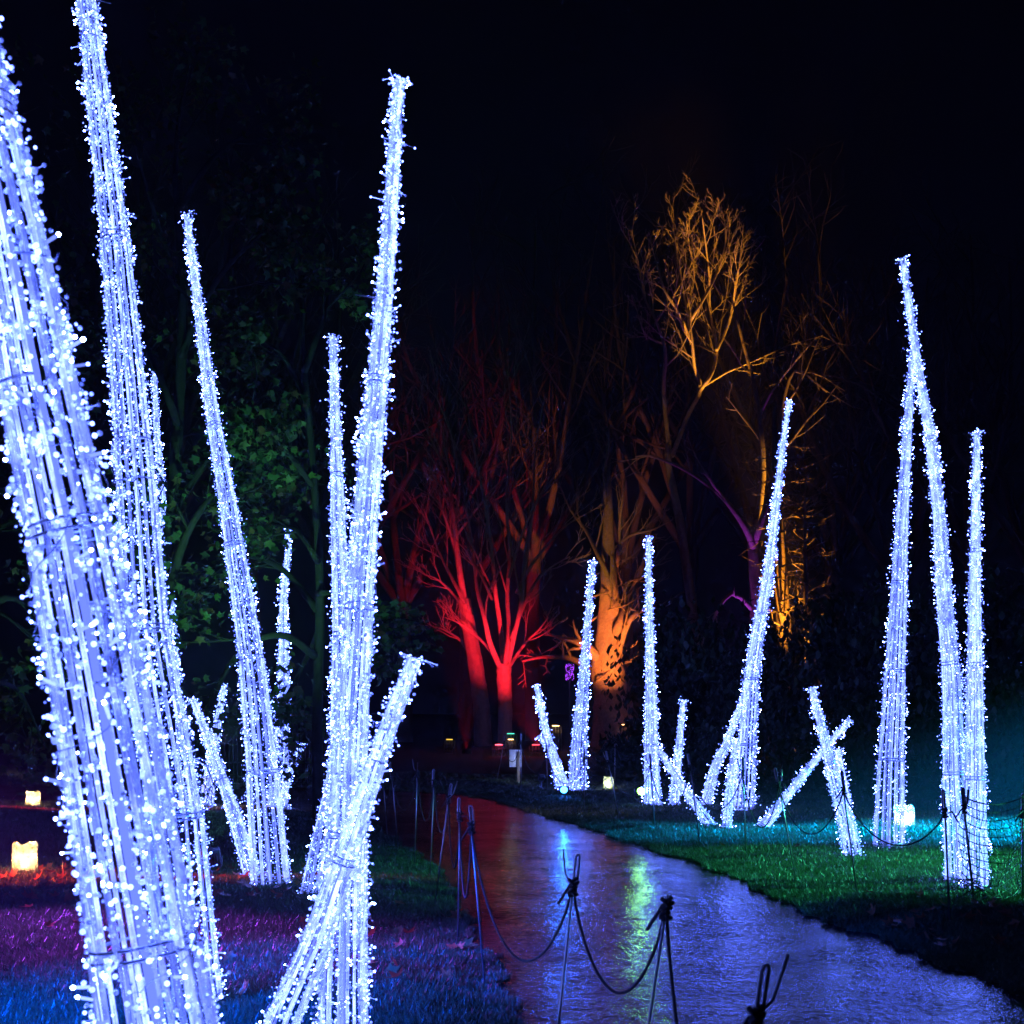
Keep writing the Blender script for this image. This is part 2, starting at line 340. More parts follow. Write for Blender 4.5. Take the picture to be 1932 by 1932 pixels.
# ------------------------------------------------------------------ light columns of clear rods, beads and light strings
def led_template(near):
    """casing along +z, tip ball at its end; unit = 1 m for casing length 1, tip radius 1 handled apart"""
    mb = MB(); s = 6 if near else 3
    mb.tube([(0, 0, 0), (0, 0, 0.020), (0, 0, 0.030)], [0.0034, 0.0038, 0.0034], s, 0)
    V, T = ICO1 if near else OCT
    mb.add(V * (0.0042, 0.0042, 0.0052) + (0, 0, 0.034), T, 1)
    return np.concatenate(mb.V), np.concatenate(mb.T), np.concatenate(mb.M)
LED_N, LED_F = led_template(True), led_template(False)
LED_MESH = mesh_np('light_bulb', LED_N[0], LED_N[1], [M['glowcase'], M['led']], LED_N[2], True)

def light_column(pts, rb, rt, label, nrod=14, led=95, bead=1050, name='light_column', dd=None, rings=(1.02, 2.06, 3.1, 4.2, 5.3, 6.3), core=True, z0=None, indiv=0, mats=None, glow=15.0):
    """pts: picture points from base to tip; the base stands on the ground"""
    d0 = D(pts[0][1]) if dd is None else dd
    P = [W(x, y, d0) for x, y in pts]
    base = P[0].copy(); base.z = lz(base.x, base.y) - 0.02
    P[0] = base.copy()
    A = np.array([tuple(p) for p in P]) - np.array(tuple(base))
    seg = np.linalg.norm(np.diff(A, axis=0), axis=1); S = np.concatenate([[0], np.cumsum(seg)]); L = S[-1]
    def axis(s): return np.stack([np.interp(s, S, A[:, i]) for i in range(3)], -1)
    def tang(s):
        t = axis(np.minimum(np.asarray(s) + 0.05, L)) - axis(np.maximum(np.asarray(s) - 0.05, 0)); return t / (np.linalg.norm(t, axis=-1, keepdims=True) + 1e-9)
    ringz = [r for r in rings if r < L - 0.35]
    def rad(s):
        s = np.asarray(s, float); r = rb + (rt - rb) * (s / L) ** 0.9
        for k in ringz: r = r * np.where(s < k, 1.025, 0.975)
        return r
    E2 = np.array([0, 1.0, 0])
    def frame(s):
        t = tang(s); e1 = np.cross(np.broadcast_to(E2, t.shape), t); e1 /= np.linalg.norm(e1, axis=-1, keepdims=True) + 1e-9
        return e1, np.cross(t, e1), t
    def surf(s, a, k=1.0, off=0.0):
        e1, e2, t = frame(s); r = rad(s) * k + off
        n = np.cos(a)[..., None] * e1 + np.sin(a)[..., None] * e2
        return axis(s) + n * r[..., None], n, t
    near = d0 < 8.0; far = max(1.0, d0 / 9.0); rt = rt * 0.55
    root = empty(name, base); tag(root, label, 'light column', 'crystal light columns on the lawns')
    mt = mats or M
    ss = np.linspace(0, L, max(5, int(L / 0.35)))
    cuts = [0] + ringz + [L]
    # rods
    for i in range(nrod):
        a0 = 2 * math.pi * (i + 0.25 * (random.random() - .5)) / nrod
        rr = rb * random.choice((0.045, 0.055, 0.07, 0.09)) * (1 if nrod > 8 else 1.2)
        mb = MB()
        for c0, c1 in zip(cuts[:-1], cuts[1:]):
            da = 0.10 * (random.random() - .5)
            sv = np.linspace(c0 + 0.006, c1 - 0.006, max(3, int((c1 - c0) / 0.45) + 2))
            p, _, _ = surf(sv, np.full(len(sv), a0 + da), 0.90)
            mb.tube(p, np.maximum(rr * rad(sv) / rb, 0.006 * min(2, far)), 7 if near else 5)
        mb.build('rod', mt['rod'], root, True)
    for k in ringz + [0.03]:
        mb = MB()
        for q in (0.0, 0.028):
            aa = np.linspace(0, 2 * math.pi, 25); p, _, _ = surf(np.full(25, k + q), aa, 0.93); mb.tube(p, 0.0045 * min(2, far), 5, cap=False)
        mb.build('ring', M['ring'], root, True)
    if core:
        p = axis(ss); MB().tube(p, np.maximum(rad(ss) * 0.085, 0.006), 8).build('core_tube', mt['core'], root, True)
    # garlands of beads between the rods
    nb = int(bead * L / far ** 1.0 * (0.45 + 0.55 * rb / 0.17))
    ns = max(7, nrod)
    st = rng.integers(0, ns, nb); s = rng.random(nb) * L
    cl = np.sin(s * 9 + st * 2.1) + np.sin(s * 23 + st * 1.3); s = np.clip(s + 0.03 * cl, 0, L)
    a = 2 * math.pi * (st + 0.5) / ns + (0.085 + 0.05 * np.sin(s * 4.1 + st)) * rng.standard_normal(nb)
    off = np.abs(rng.standard_normal(nb)) * 0.013 * min(1.6, far) - 0.006
    pos, n, t = surf(s, a, 0.96, off)
    bs = (0.0028 + 0.0048 * rng.random(nb) ** 1.5) * far ** 0.75
    mb = MB(); TV, TT = (ICO1 if d0 < 4 else ICO0 if near else OCT)
    mb.stamp(TV, TT, pos, None, bs)
    # sprays sticking out on thin wires
    nsp = int(16 * L / far ** 0.6)
    s = rng.random(nsp) * L; a = rng.random(nsp) * 6.283; s[:6] = L - 0.03 * rng.random(6)
    p0, n, t = surf(s, a, 0.97)
    for i in range(nsp):
        q = rng.standard_normal(3) * 0.5; dv = n[i] + 0.6 * q; dv /= np.linalg.norm(dv); l = (0.022 + 0.035 * random.random()) * min(1.5, far ** .5)
        b2 = dv + rng.standard_normal(3) * 0.5
        pp = [p0[i], p0[i] + dv * l * 0.6, p0[i] + dv * l * 0.6 + b2 * l * 0.5]
        if near: mb.tube(pp, 0.0012, 3, cap=False)
        w = np.array([pp[1], pp[2]]); mb.stamp(TV, TT, w, None, np.full(2, 0.0052 * far ** 0.7))
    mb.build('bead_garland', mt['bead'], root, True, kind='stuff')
    # light bulbs
    nl = int(led * L * (0.4 + 0.6 * rb / 0.17) / far ** 0.1)
    s = rng.random(nl) * L; a = rng.random(nl) * 6.283
    ncl = max(3, int(L * 7)); cs = rng.random(ncl) * L; ca = rng.random(ncl) * 6.283; ci = rng.integers(0, ncl, nl); inn = rng.random(nl) < 0.45
    s = np.where(inn, np.clip(cs[ci] + 0.035 * rng.standard_normal(nl), 0, L), s); a = np.where(inn, ca[ci] + 0.35 * rng.standard_normal(nl), a)
    s[:5] = L - 0.03 * rng.random(5)
    pos, n, t = surf(s, a, 0.95)
    dirs = n + 0.55 * rng.standard_normal((nl, 3)) + 0.25 * t
    R = frames(dirs); sc = (0.5 + 0.75 * rng.random(nl)) * (1.0 if near else far ** 0.62)
    order = np.argsort(pos[:, 1]); k = min(indiv, nl)
    for i in order[:k]:
        o = link('light_bulb', LED_MESH, root)
        o.matrix_local = Matrix.Translation(pos[i]) @ Matrix([list(r) for r in R[i]]).to_4x4() @ Matrix.Scale(float(sc[i]), 4)
    rest = order[k:]
    if len(rest):
        tp = LED_N if near else LED_F
        mb = MB(); mb.stamp(tp[0], tp[1], pos[rest], R[rest], sc[rest], m=tp[2])
        mb.build('light_string', [mt['glowcase'], mt['led']], root, near, kind='stuff')
    # the light the strings give off
    if mats is None:
        sp = 0.24 if near else 0.36; nn = max(2, int(L / sp))
        for i in range(nn):
            sv = np.array([(i + 0.5) * L / nn]); ld = bpy.data.lights.new('light_string', 'POINT'); ld.color = LEDC; ld.energy = glow * L / nn * (0.35 + 0.65 * float(rad(sv)[0]) / 0.165)
            ld.shadow_soft_size = float(rad(sv)[0]) * 0.55
            lo = bpy.data.objects.new('string_glow', ld); COL.objects.link(lo); lo.parent = root; lo.location = axis(sv)[0]
    # cable wound round the rods
    if near:
        mb = MB()
        for ph in (0.0, 2.4):
            sv = np.linspace(0.02, L - 0.02, int(L * 60)); aa = ph + sv * 5.0 + 0.8 * np.sin(sv * 7 + ph) + 0.35 * np.sin(sv * 31 + ph)
            p, _, _ = surf(sv + 0.02 * np.sin(sv * 43), aa, 1.0, 0.004); p = p + 0.006 * rng.standard_normal(p.shape); mb.tube(p, 0.0018, 3, cap=False)
        mb.build('cable', mt['wire'], root)
        for q in range(int(L * 1.3)):
            sv = np.array([random.random() * L]); a_ = np.array([random.random() * 6.283]); p, nn_, tt = surf(sv, a_, 1.0); aa = np.linspace(0, 1.3, 6)
            pp, _, _ = surf(np.full(6, sv[0]), a_[0] + aa, 1.0, 0.006); tail = pp[-1] + np.cross(tt[0], nn_[0]) * 0.03 + nn_[0] * 0.02 + rng.standard_normal(3) * 0.02
            MB().tube(list(pp) + [tail], [0.004] * 6 + [0.003], 4).build('cable_tie', mt['wire'], root)
    return root

light_column([(400, 2580), (297, 1932), (148, 1080), (90, 830), (48, 600), (2, 380), (-58, 105), (-230, -700), (-390, -1500), (-540, -2200)], 0.152, 0.035,
    'tall thick light column leaning away over the lawn, wide clear rods with dark gaps and a metal ring', nrod=14, indiv=260, bead=1300, dd=3.02)
light_column([(356, 1898), (325, 1500), (276, 1206), (256, 900), (222, 500), (163, 0), (95, -540)], 0.165, 0.05,
    'very tall upright light column just behind the thick leaning one with dark rod gaps', indiv=200, dd=6.7)
light_column([(511, 1678), (495, 1450), (475, 1245), (450, 1080), (425, 920), (400, 780), (372, 560), (352, 404)], 0.165, 0.04,
    'tall slim-tipped light column leaning towards the leafy trees, its wide foot among red leaves')
light_column([(478, 1655), (455, 1580), (430, 1500), (395, 1400), (363, 1318)], 0.085, 0.045,
    'short light column slanting away from the foot of the slim-tipped column', nrod=8)
light_column([(389, 1523), (397, 1449), (408, 1380), (422, 1293)], 0.12, 0.06,
    'short far light column with warm white foot, half hidden behind hanging leaves', nrod=8)
light_column([(364, 1534), (345, 1440), (327, 1291), (322, 1191), (310, 1016), (305, 933), (295, 808), (291, 692)], 0.14, 0.04,
    'tall thin light column standing behind tree branches, its foot tinted red')
light_column([(523, 1522), (530, 1416), (535, 1329), (535, 1241), (534, 1128), (541, 1066), (545, 998)], 0.16, 0.04,
    'light column standing among hanging leaves beside the dark railing')
light_column([(530, 1515), (550, 1449), (568, 1403)], 0.07, 0.035,
    'small short light column slanting towards the railing, tinted red and blue', nrod=7)
light_column([(646, 2010), (645, 1932), (652, 1650), (662, 1350), (680, 1100), (700, 850), (722, 600), (737, 400), (752, 148)], 0.115, 0.036,
    'tall light column bending towards the path, rising from behind the slanting stub', indiv=260, dd=5.6, nrod=13, bead=1300)
light_column([(642, 1808), (648, 1500), (645, 1150), (638, 1000), (634, 850), (628, 634)], 0.12, 0.035,
    'thinner light column with rounded tip tucked behind the one bending over the path', dd=8.0, nrod=10)
light_column([(488, 2046), (530, 1932), (600, 1770), (650, 1620), (700, 1470), (742, 1345), (784, 1240)], 0.085, 0.05,
    'thick stubby light column slanting across the tall one, dark glass rods showing', indiv=140, dd=5.2, nrod=9)
light_column([(584, 1700), (600, 1600), (622, 1490), (636, 1400)], 0.085, 0.05,
    'short light column with magenta tinted foot leaning against the taller pair', nrod=8)
light_column([(1072, 1496), (1060, 1479), (1047, 1436), (1033, 1393), (1020, 1335), (1012, 1294)], 0.13, 0.06,
    'short light column slanting over the blue floodlight')
light_column([(1070, 1492), (1047, 1436), (1031, 1408), (1016, 1388)], 0.07, 0.055,
    'stub of a light column poking out beside the blue floodlight column', nrod=7)
light_column([(1090, 1492), (1090, 1444), (1094, 1376), (1102, 1273), (1108, 1180), (1119, 1058)], 0.17, 0.05,
    'upright light column between the blue floodlight and the small glowing bag')
light_column([(1232, 1525), (1230, 1450), (1228, 1300), (1225, 1150), (1223, 1014)], 0.135, 0.045,
    'straight upright light column directly beside the green floodlight')
light_column([(1272, 1524), (1277, 1450), (1283, 1390), (1289, 1320)], 0.085, 0.05,
    'short thin light column standing behind the slanting one near the green floodlight', nrod=8)
light_column([(1343, 1562), (1310, 1515), (1275, 1465), (1243, 1414)], 0.07, 0.05,
    'light column slanting down onto the lawn from the green floodlight side', nrod=8)
light_column([(1330, 1527), (1350, 1444), (1372, 1402), (1391, 1350), (1406, 1308), (1418, 1262)], 0.085, 0.05,
    'light column propped against the tall amber-tree column', nrod=8)
light_column([(1401, 1537), (1405, 1479), (1410, 1393), (1418, 1273), (1434, 1171), (1451, 1074), (1465, 952), (1475, 854), (1489, 756)], 0.16, 0.04,
    'tall light column leaning towards the amber lit conifer, rods wide apart at its foot')
light_column([(1371, 1570), (1377, 1479), (1386, 1410), (1389, 1396)], 0.065, 0.05,
    'stubby light column standing in front of the foot of the amber-tree column', nrod=7)
light_column([(1437, 1568), (1475, 1515), (1509, 1470), (1560, 1408), (1604, 1358)], 0.07, 0.04,
    'thin light column slanting steeply with a blue tip, crossing the leaning one', nrod=8)
light_column([(1609, 1628), (1597, 1549), (1574, 1474), (1561, 1416), (1549, 1366), (1531, 1298)], 0.1, 0.05,
    'short light column leaning over, crossed by the thin slanting one with blue tip', nrod=9)
light_column([(1607, 1600), (1594, 1490), (1580, 1414)], 0.07, 0.05,
    'stub of a light column close behind the crossed leaning one', nrod=7)
light_column([(1677, 1602), (1681, 1441), (1689, 1266), (1695, 1141), (1699, 1041), (1703, 966), (1713, 800), (1722, 660)], 0.172, 0.05,
    'tall straight light column with open rods beside the bright paper bag lantern', bead=380)
light_column([(1809, 1664), (1799, 1441), (1797, 1291), (1787, 1191), (1779, 1091), (1772, 966), (1752, 800), (1730, 680), (1703, 487)], 0.115, 0.035,
    'tallest slim light column curving over to meet the straight one at its tip')
light_column([(1839, 1675), (1839, 1441), (1839, 1266), (1839, 1116), (1841, 966), (1843, 812)], 0.115, 0.04,
    'upright light column behind the black netting with a thinner upper part')
# lantern on a pole stands in for a partly hidden purple light column
M['pled'] = emis('purple_led', (0.4, 0.05, 1.0), 2.5, 'NONE')
d = 60.0; pa, pb = W(1075, 1283, d), W(1075, 1253, d); pl = empty('purple_column_standin', (pa.x, d, 0)); tag(pl, 'stand-in for a distant purple light column, on a dark pole between the tree trunks', 'lantern')
MB().tube([(0, 0, -0.05), (0, 0, pa.z / 2), (0, 0, pa.z)], 0.05, 6).build('pole', M['steel'], pl)
mb = MB(); n_ = 110; zz = rng.random(n_) * (pb.z - pa.z) + pa.z; aa = rng.random(n_) * 6.283
mb.stamp(OCT[0], OCT[1], np.stack([0.19 * np.cos(aa), 0.19 * np.sin(aa), zz], 1), None, np.full(n_, 0.022)); mb.build('light_string', M['pled'], pl, kind='stuff')
mb = MB()
for k in range(10): mb.tube([(0.18 * math.cos(k * .628), 0.18 * math.sin(k * .628), z) for z in np.linspace(pa.z, pb.z, 4)], 0.012, 4)
mb.build('cage', M['steel'], pl)

# ------------------------------------------------------------------ floodlights
def aim(frm, to): return (Vector(to) - Vector(frm)).to_track_quat('-Z', 'Y').to_matrix()
def floodlight(pos, target, col, power, cone, label, size=0.16, lens_s=6.0, blend=0.9, spread=None, soft=0.05):
    p = Vector(pos); root = empty('floodlight', (p.x, p.y, p.z - size * 1.1)); tag(root, label, 'floodlight', 'coloured floodlights on the ground')
    R = np.array(aim(pos, target)); o = np.array((0, 0, size * 1.1))
    def tr(v): return (np.asarray(v, float) @ R.T) + o
    mb = MB(); mb.box(o + R @ np.array((0, 0, size * 0.28)), (size * 1.25, size, size * 0.5), R)
    hs = mb.build('housing', M['black'], root)
    for k in range(-3, 4): MB().box(o + R @ np.array((k * size * 0.16, 0, size * 0.6)), (size * 0.04, size * 0.85, size * 0.16), R).build('fin', M['black'], hs)
    if p.z - size * 1.1 > 0.1:
        zz = p.z - size * 1.1; mb = MB(); mb.tube([(0, 0, 0), (0, 0, -zz / 2), (0, 0, -zz + 0.02)], 0.014, 6)
        for q in range(3): mb.tube([(0, 0, -zz * 0.6), (0.12 * math.cos(q * 2.1), 0.12 * math.sin(q * 2.1), -zz * .8), (0.24 * math.cos(q * 2.1), 0.24 * math.sin(q * 2.1), -zz)], 0.009, 5)
        mb.build('stand', M['steel'], root)
    mb = MB(); h = size * 1.1
    for s in (-1, 1): mb.tube([tr((s * size * 0.7, 0, size * 0.2)), tr((s * size * 0.7, 0, size * 0.2)) * (1, 1, 0.4), (s * size * 0.4 * R[0][0], s * size * 0.4 * R[1][0], 0.004)], 0.008, 5)
    mb.tube([(size * 0.45 * R[0][0], size * 0.45 * R[1][0], 0.006), (-size * 0.45 * R[0][0], -size * 0.45 * R[1][0], 0.006)], 0.009, 5)
    mb.build('bracket', M['steel'], root)
    mb = MB(); mb.tube([tr((0, 0, size * 0.03)), tr((0, 0, 0.0)), tr((0, 0, -size * 0.05))], [size * 0.44, size * 0.44, size * 0.3], 20); mb.build('lens', emis('lens', col, lens_s, 'NONE'), hs)
    ld = bpy.data.lights.new('flood', 'SPOT'); ld.color = col; ld.energy = power; ld.spot_size = math.radians(cone); ld.spot_blend = blend; ld.shadow_soft_size = soft
    lo = bpy.data.objects.new('lamp', ld); COL.objects.link(lo); lo.parent = root
    lo.matrix_local = Matrix.Translation(tr((0, 0, -0.03 - size * 0.05))) @ Matrix([list(r) for r in R]).to_4x4()
    return root
def gp(x, y, z=0.0): q = G(x, y); q.z = z; return q
# beams that graze the lawn beside the thick column
floodlight((-9.0, 10.8, 3.0), (-3.0, 8.6, 0.0), (0.38, 0.05, 1.0), 19000, 24, 'floodlight throwing a purple band across the lawn', blend=1.0)
floodlight((-7.0, 3.6, 2.6), (-2.0, 6.6, 0.0), (0.0, 0.07, 1.0), 34000, 26, 'floodlight throwing a blue band across the lawn', blend=1.0)
floodlight((-10.5, 11.4, 1.5), (-4.0, 11.5, 0.0), (1.0, 0.07, 0.03), 20000, 10, 'floodlight throwing a red band across the leaf litter', blend=1.0)
floodlight((-16.0, 19.9, 1.3), (-7.6, 20.0, 0.0), (1.0, 0.02, 0.04), 40000, 7, 'floodlight throwing a red strip across the back of the lawn', blend=1.0)
floodlight((-9.0, 21.3, 0.6), (-4.6, 20.6, 0.0), (1.0, 0.72, 0.32), 2500, 18, 'floodlight warming the grass at the back of the lawn')
# lawn beyond the path
floodlight((15.0, 16.6, 4.2), (6.4, 16.3, 0.0), (0.0, 0.36, 1.0), 190000, 22, 'floodlight throwing a cyan band across the far lawn', blend=1.0)
floodlight((14.0, 12.4, 4.2), (5.6, 12.2, 0.0), (0.06, 1.0, 0.42), 22000, 30, 'floodlight throwing a green band across the lawn behind the netting', blend=1.0)
floodlight((0.6, 25.2, 0.3), W(972, 1431, 27.1), (0.45, 0.55, 1.0), 120, 50, 'added small floodlight brightening the white sign board', 0.1, 2)  # unseen lamp added to brighten the sign board
b = W(1064, 1490, 22.8); floodlight(b, (b.x - 0.3, b.y - 3, 1.6), (0.02, 0.16, 1.0), 25, 150, 'blue floodlight shining out between the feet of two light columns', 0.15, 30)
b = W(1210, 1493, 21.0); floodlight(b, (b.x + 0.3, b.y - 3, 2.2), (0.28, 1.0, 0.10), 14, 160, 'green floodlight shining out beside the straight upright light column', 0.16, 25)
# tree uplighters
b = G(975, 1420); floodlight((b.x + 0.8, 47, 0.3), W(950, 1220, 57), (1.0, 0.014, 0.03), 17000, 27, 'red uplighter below the red lit tree', 0.3, 12)
floodlight(W(880, 1418, 50), W(872, 1130, 58), (1.0, 0.014, 0.03), 6500, 28, 'red uplighter below the leaning red lit tree', 0.3, 12)
floodlight(W(1190, 1425, 48), W(1150, 1200, 57), (1.0, 0.22, 0.04), 24000, 27, 'orange uplighter below the thick old tree', 0.3, 12)
floodlight(W(1085, 1425, 48), W(1150, 1010, 58), (1.0, 0.4, 0.02), 3500, 20, 'yellow uplighter below the thick old tree', 0.3, 12)
floodlight(W(1580, 1412, 57), W(1322, 510, 63), (1.0, 0.36, 0.02), 75000, 15, 'amber uplighter aimed at the high bare crown', 0.35, 12)
floodlight(W(1500, 1425, 48), W(1488, 1010, 53), (1.0, 0.34, 0.02), 22000, 26, 'amber uplighter below the slim conifer', 0.3, 12)
floodlight(W(1420, 1410, 57), W(1370, 880, 58), (0.62, 0.06, 1.0), 2600, 30, 'violet uplighter among the bare branches', 0.3, 8)
floodlight(W(1240, 1408, 67), W(1400, 430, 73), (0.55, 1.0, 0.6), 22000, 22, 'pale green uplighter below the tall tree tops', 0.3, 8)
floodlight((-2.9, 11.8, 0.25), W(500, 1000, 17.5), (0.2, 1.0, 0.4), 1100, 46, 'green uplighter below the leafy trees', 0.16, 5)
floodlight((-7.5, 9.5, 0.25), W(20, 1200, 16.0), (0.2, 1.0, 0.5), 600, 30, 'green uplighter below the leafy bough beside the lanterns', 0.16, 5)

# ------------------------------------------------------------------ paper bag lanterns
def bag_lantern(x, y, h, label, col=(1.0, 0.55, 0.18), power=34, warm=True, seed=0):
    r_ = random.Random(seed); g0 = G(x, y); z = lz(g0.x, g0.y) - 0.005
    root = empty('bag_lantern', (g0.x, g0.y, z)); tag(root, label, 'lantern', 'bag lanterns on the grass')
    n, k = 28, 9; V = []; T = []
    w = h * 0.42; rz = r_.random() * 0.8
    for i in range(k):
        t = i / (k - 1); zz = t * h
        for j in range(n):
            a = 2 * math.pi * j / n; c, s = math.cos(a), math.sin(a); q = 1.0 / max(abs(c), abs(s)); q = min(q, 1.22)
            rr = w * q * (1 - 0.06 * math.sin(t * 3.1) + 0.05 * math.sin(5 * a + 4 * t + seed) * t + 0.03 * math.sin(11 * a + seed * 3 - 6 * t))
            if i == k - 1: rr *= 0.8
            tz = zz + (0.05 * h * math.sin(2 * a + seed) + 0.04 * h * math.sin(5 * a + 1) if i >= k - 2 else 0)
            V.append((rr * math.cos(a + rz), rr * 0.8 * math.sin(a + rz), tz))
    for i in range(k - 1):
        for j in range(n):
            a0 = i * n + j; a1 = i * n + (j + 1) % n; T += [(a0, a1, a1 + n), (a0, a1 + n, a0 + n)]
    MB().add(V, T).build('bag', M['bag'], root)
    mb = MB(); V, T = ICO1; mb.add(V * (h * 0.17, h * 0.17, h * 0.24) + (0, 0, h * 0.28), T); mb.build('glowing_bulb', emis('lantern_glow', col, 9.0, 'NONE'), root, True)
    MB().tube([(0, 0, 0), (0, 0, h * 0.06)], h * 0.2, 10).build('lamp_base', M['white'], root)
    ld = bpy.data.lights.new('lantern', 'POINT'); ld.color = col; ld.energy = power; ld.shadow_soft_size = h * 0.16
    lo = bpy.data.objects.new('lamp', ld); COL.objects.link(lo); lo.parent = root; lo.location = (0, 0, h * 0.42)
    return root
M['bag'] = acrylic('frosted_bag', 0.45, (1, 0.97, 0.92), 0.7, 0.25)
bag_lantern(47, 1655, 0.275, 'glowing crumpled bag lantern standing among red leaves on the lawn', seed=1)
bag_lantern(62, 1521, 0.255, 'glowing square bag lantern at the back edge of the lawn by the red strip', seed=2)
bag_lantern(1148, 1490, 0.24, 'small tilted bag lantern glowing between two light columns beyond the path', (0.85, 1.0, 0.45), 8, seed=3)
bag_lantern(1706, 1560, 0.30, 'bright yellow-green bag lantern behind the tall straight light column', (0.75, 1.0, 0.30), 30, seed=4)

# ------------------------------------------------------------------ rope barriers
def rope_post(top, base, label, dd=None, prong=1, side=1, hairpin=True, th=0.0075, koff=0.185):
    d = D(base[1]) if dd is None else dd
    b = W(base[0], base[1], d); b.z = lz(b.x, b.y) - 0.05
    t = W(top[0], top[1], d)
    root = empty('rope_post', b); tag(root, label, 'rope post', 'iron rope pins along the path')
    a = np.array(tuple(t - b)); L = np.linalg.norm(a); ax = a / L; sx = np.array((side, 0.15, 0.0))
    P = [ax * 0, ax * (L - 0.02)]
    mb = MB(); mb.tube([ax * 0, ax * L * 0.5, ax * (L - 0.03)], th, 7)
    if hairpin:
        arc = [ax * (L - 0.03) + sx * 0.0075 * (1 - math.cos(q)) + ax * 0.012 * math.sin(q) for q in np.linspace(0, math.pi, 7)]
        arc += [arc[-1] - ax * 0.09, arc[-1] - ax * 0.15]; mb.tube(arc, th, 7)
    if prong:
        kb = ax * (L - koff + 0.015); mb.tube([kb, kb + sx * 0.035 * -prong + ax * 0.035, kb + sx * 0.055 * -prong + ax * 0.14], th * 0.9, 6)
    mb.build('pin', M['iron'], root, True)
    kz = L - koff; mb = MB()
    for q in range(7):
        aa = np.linspace(0, 2 * math.pi, 11); c = ax * (kz + 0.011 * (q - 3)) + 0.006 * np.array((math.sin(q * 2.2), math.cos(q * 1.7), 0))
        e2 = np.cross(ax, np.array((0, 1, 0))); e3 = np.cross(ax, e2); r = 0.0125 + 0.004 * math.sin(q * 1.9)
        tilt = 0.012 * math.sin(q * 2.7)
        mb.tube([c + e2 * r * math.cos(k) + e3 * r * math.sin(k) + ax * tilt * math.cos(k) for k in aa], 0.0068, 5, cap=False)
    kp = ax * kz + sx * side * 0.02; mb.tube([kp, kp + np.array((-0.03 * side, 0, 0.01)), kp + np.array((-0.08 * side, 0.01, -0.07))], [0.007, 0.0066, 0.006], 6)
    mb.build('rope_knot', M['rope'], root, True)
    return Vector(ax * kz) + b
def rope(name, knots, label, sags, fray=True):
    mb = MB(); o = knots[0]
    for i, (p, q) in enumerate(zip(knots[:-1], knots[1:])):
        sg = sags[i % len(sags)]; pts = []
        for t in np.linspace(0, 1, 22):
            v = p.lerp(q, t); v.z -= sg * (1 - (2 * t - 1) ** 2) ** 0.85; pts.append(v)
        if min(p.y, q.y) < 7.5:      # laid rope: strands twisted round each other
            Ls = sum((pts[k + 1] - pts[k]).length for k in range(21)); n2 = int(Ls / 0.007); P_ = np.array([tuple(v) for v in pts]); uu = np.linspace(0, 21, n2)
            C_ = np.stack([np.interp(uu, np.arange(22), P_[:, k]) for k in range(3)], 1); tg = np.gradient(C_, axis=0); tg /= np.linalg.norm(tg, axis=1, keepdims=True); e2 = np.cross(tg, (0, 1.0, 0)); e2 /= np.linalg.norm(e2, axis=1, keepdims=True) + 1e-9; e3 = np.cross(tg, e2)
            for st_ in range(3):
                ph = np.arange(n2) * 0.007 / 0.042 * 6.283 + st_ * 2.094; mb.tube(C_ + 0.0034 * (np.cos(ph)[:, None] * e2 + np.sin(ph)[:, None] * e3), 0.0036, 5)
        else: mb.tube(pts, 0.0066, 6)
    return tag(mb.build(name, M['rope'], None, True, origin=o), label, 'rope')
LP = [  # top, base, dd
    ((720, 1440), (731, 1574), None, 'far thin rope pin leaning where the path bends away'),
    ((737, 1436), (752, 1605), None, 'rope pin leaning beside the dark bend of the path'),
    ((788, 1433), (782, 1634), None, 'upright rope pin glinting teal at the edge of the lawn'),
    ((820, 1448), (811, 1664), None, 'rope pin with green glint between the teal and magenta ones'),
    ((850, 1475), (819, 1714), None, 'magenta glinting rope pin leaning towards the path'),
    ((868, 1501), (864, 1777), None, 'upright violet rope pin beside the magenta leaning one'),
    ((885, 1514), (917, 1866), None, 'blue violet rope pin with hairpin top and fat knot, foot in the blue grass'),
    ((1088, 1604), (1034, 2099), 4.92, 'dark rope pin with open prong standing before the wet path'),
    ((1263, 1671), (1165, 2293), 3.91, 'dark rope pin with a loose rope end hanging from its knot'),
    ((1442, 1806), (1305, 2679), 2.78, 'dark rope pin with tall hairpin top, close to the end of the rope run')]
kn = []
for i, (t, b_, dd, lab) in enumerate(LP):
    kn.append(rope_post(t, b_, lab, dd, prong=(1, 0, 1, 0, -1, 0, 0, 1, 0, -1)[i], side=(1, -1)[i % 2] if i < 7 else 1, th=0.005 if i > 6 else 0.006, hairpin=i not in (0, 2, 8), koff=0.075 if i == 8 else 0.15))
k_end = Vector((1.05, 1.9, 0.55))
rope('barrier_rope', kn + [k_end], 'dark rope sagging between the rope pins along the near edge of the path', [0.3, 0.4, 0.42, 0.36, 0.45, 0.48, 0.50, 0.34, 0.5, 0.3])
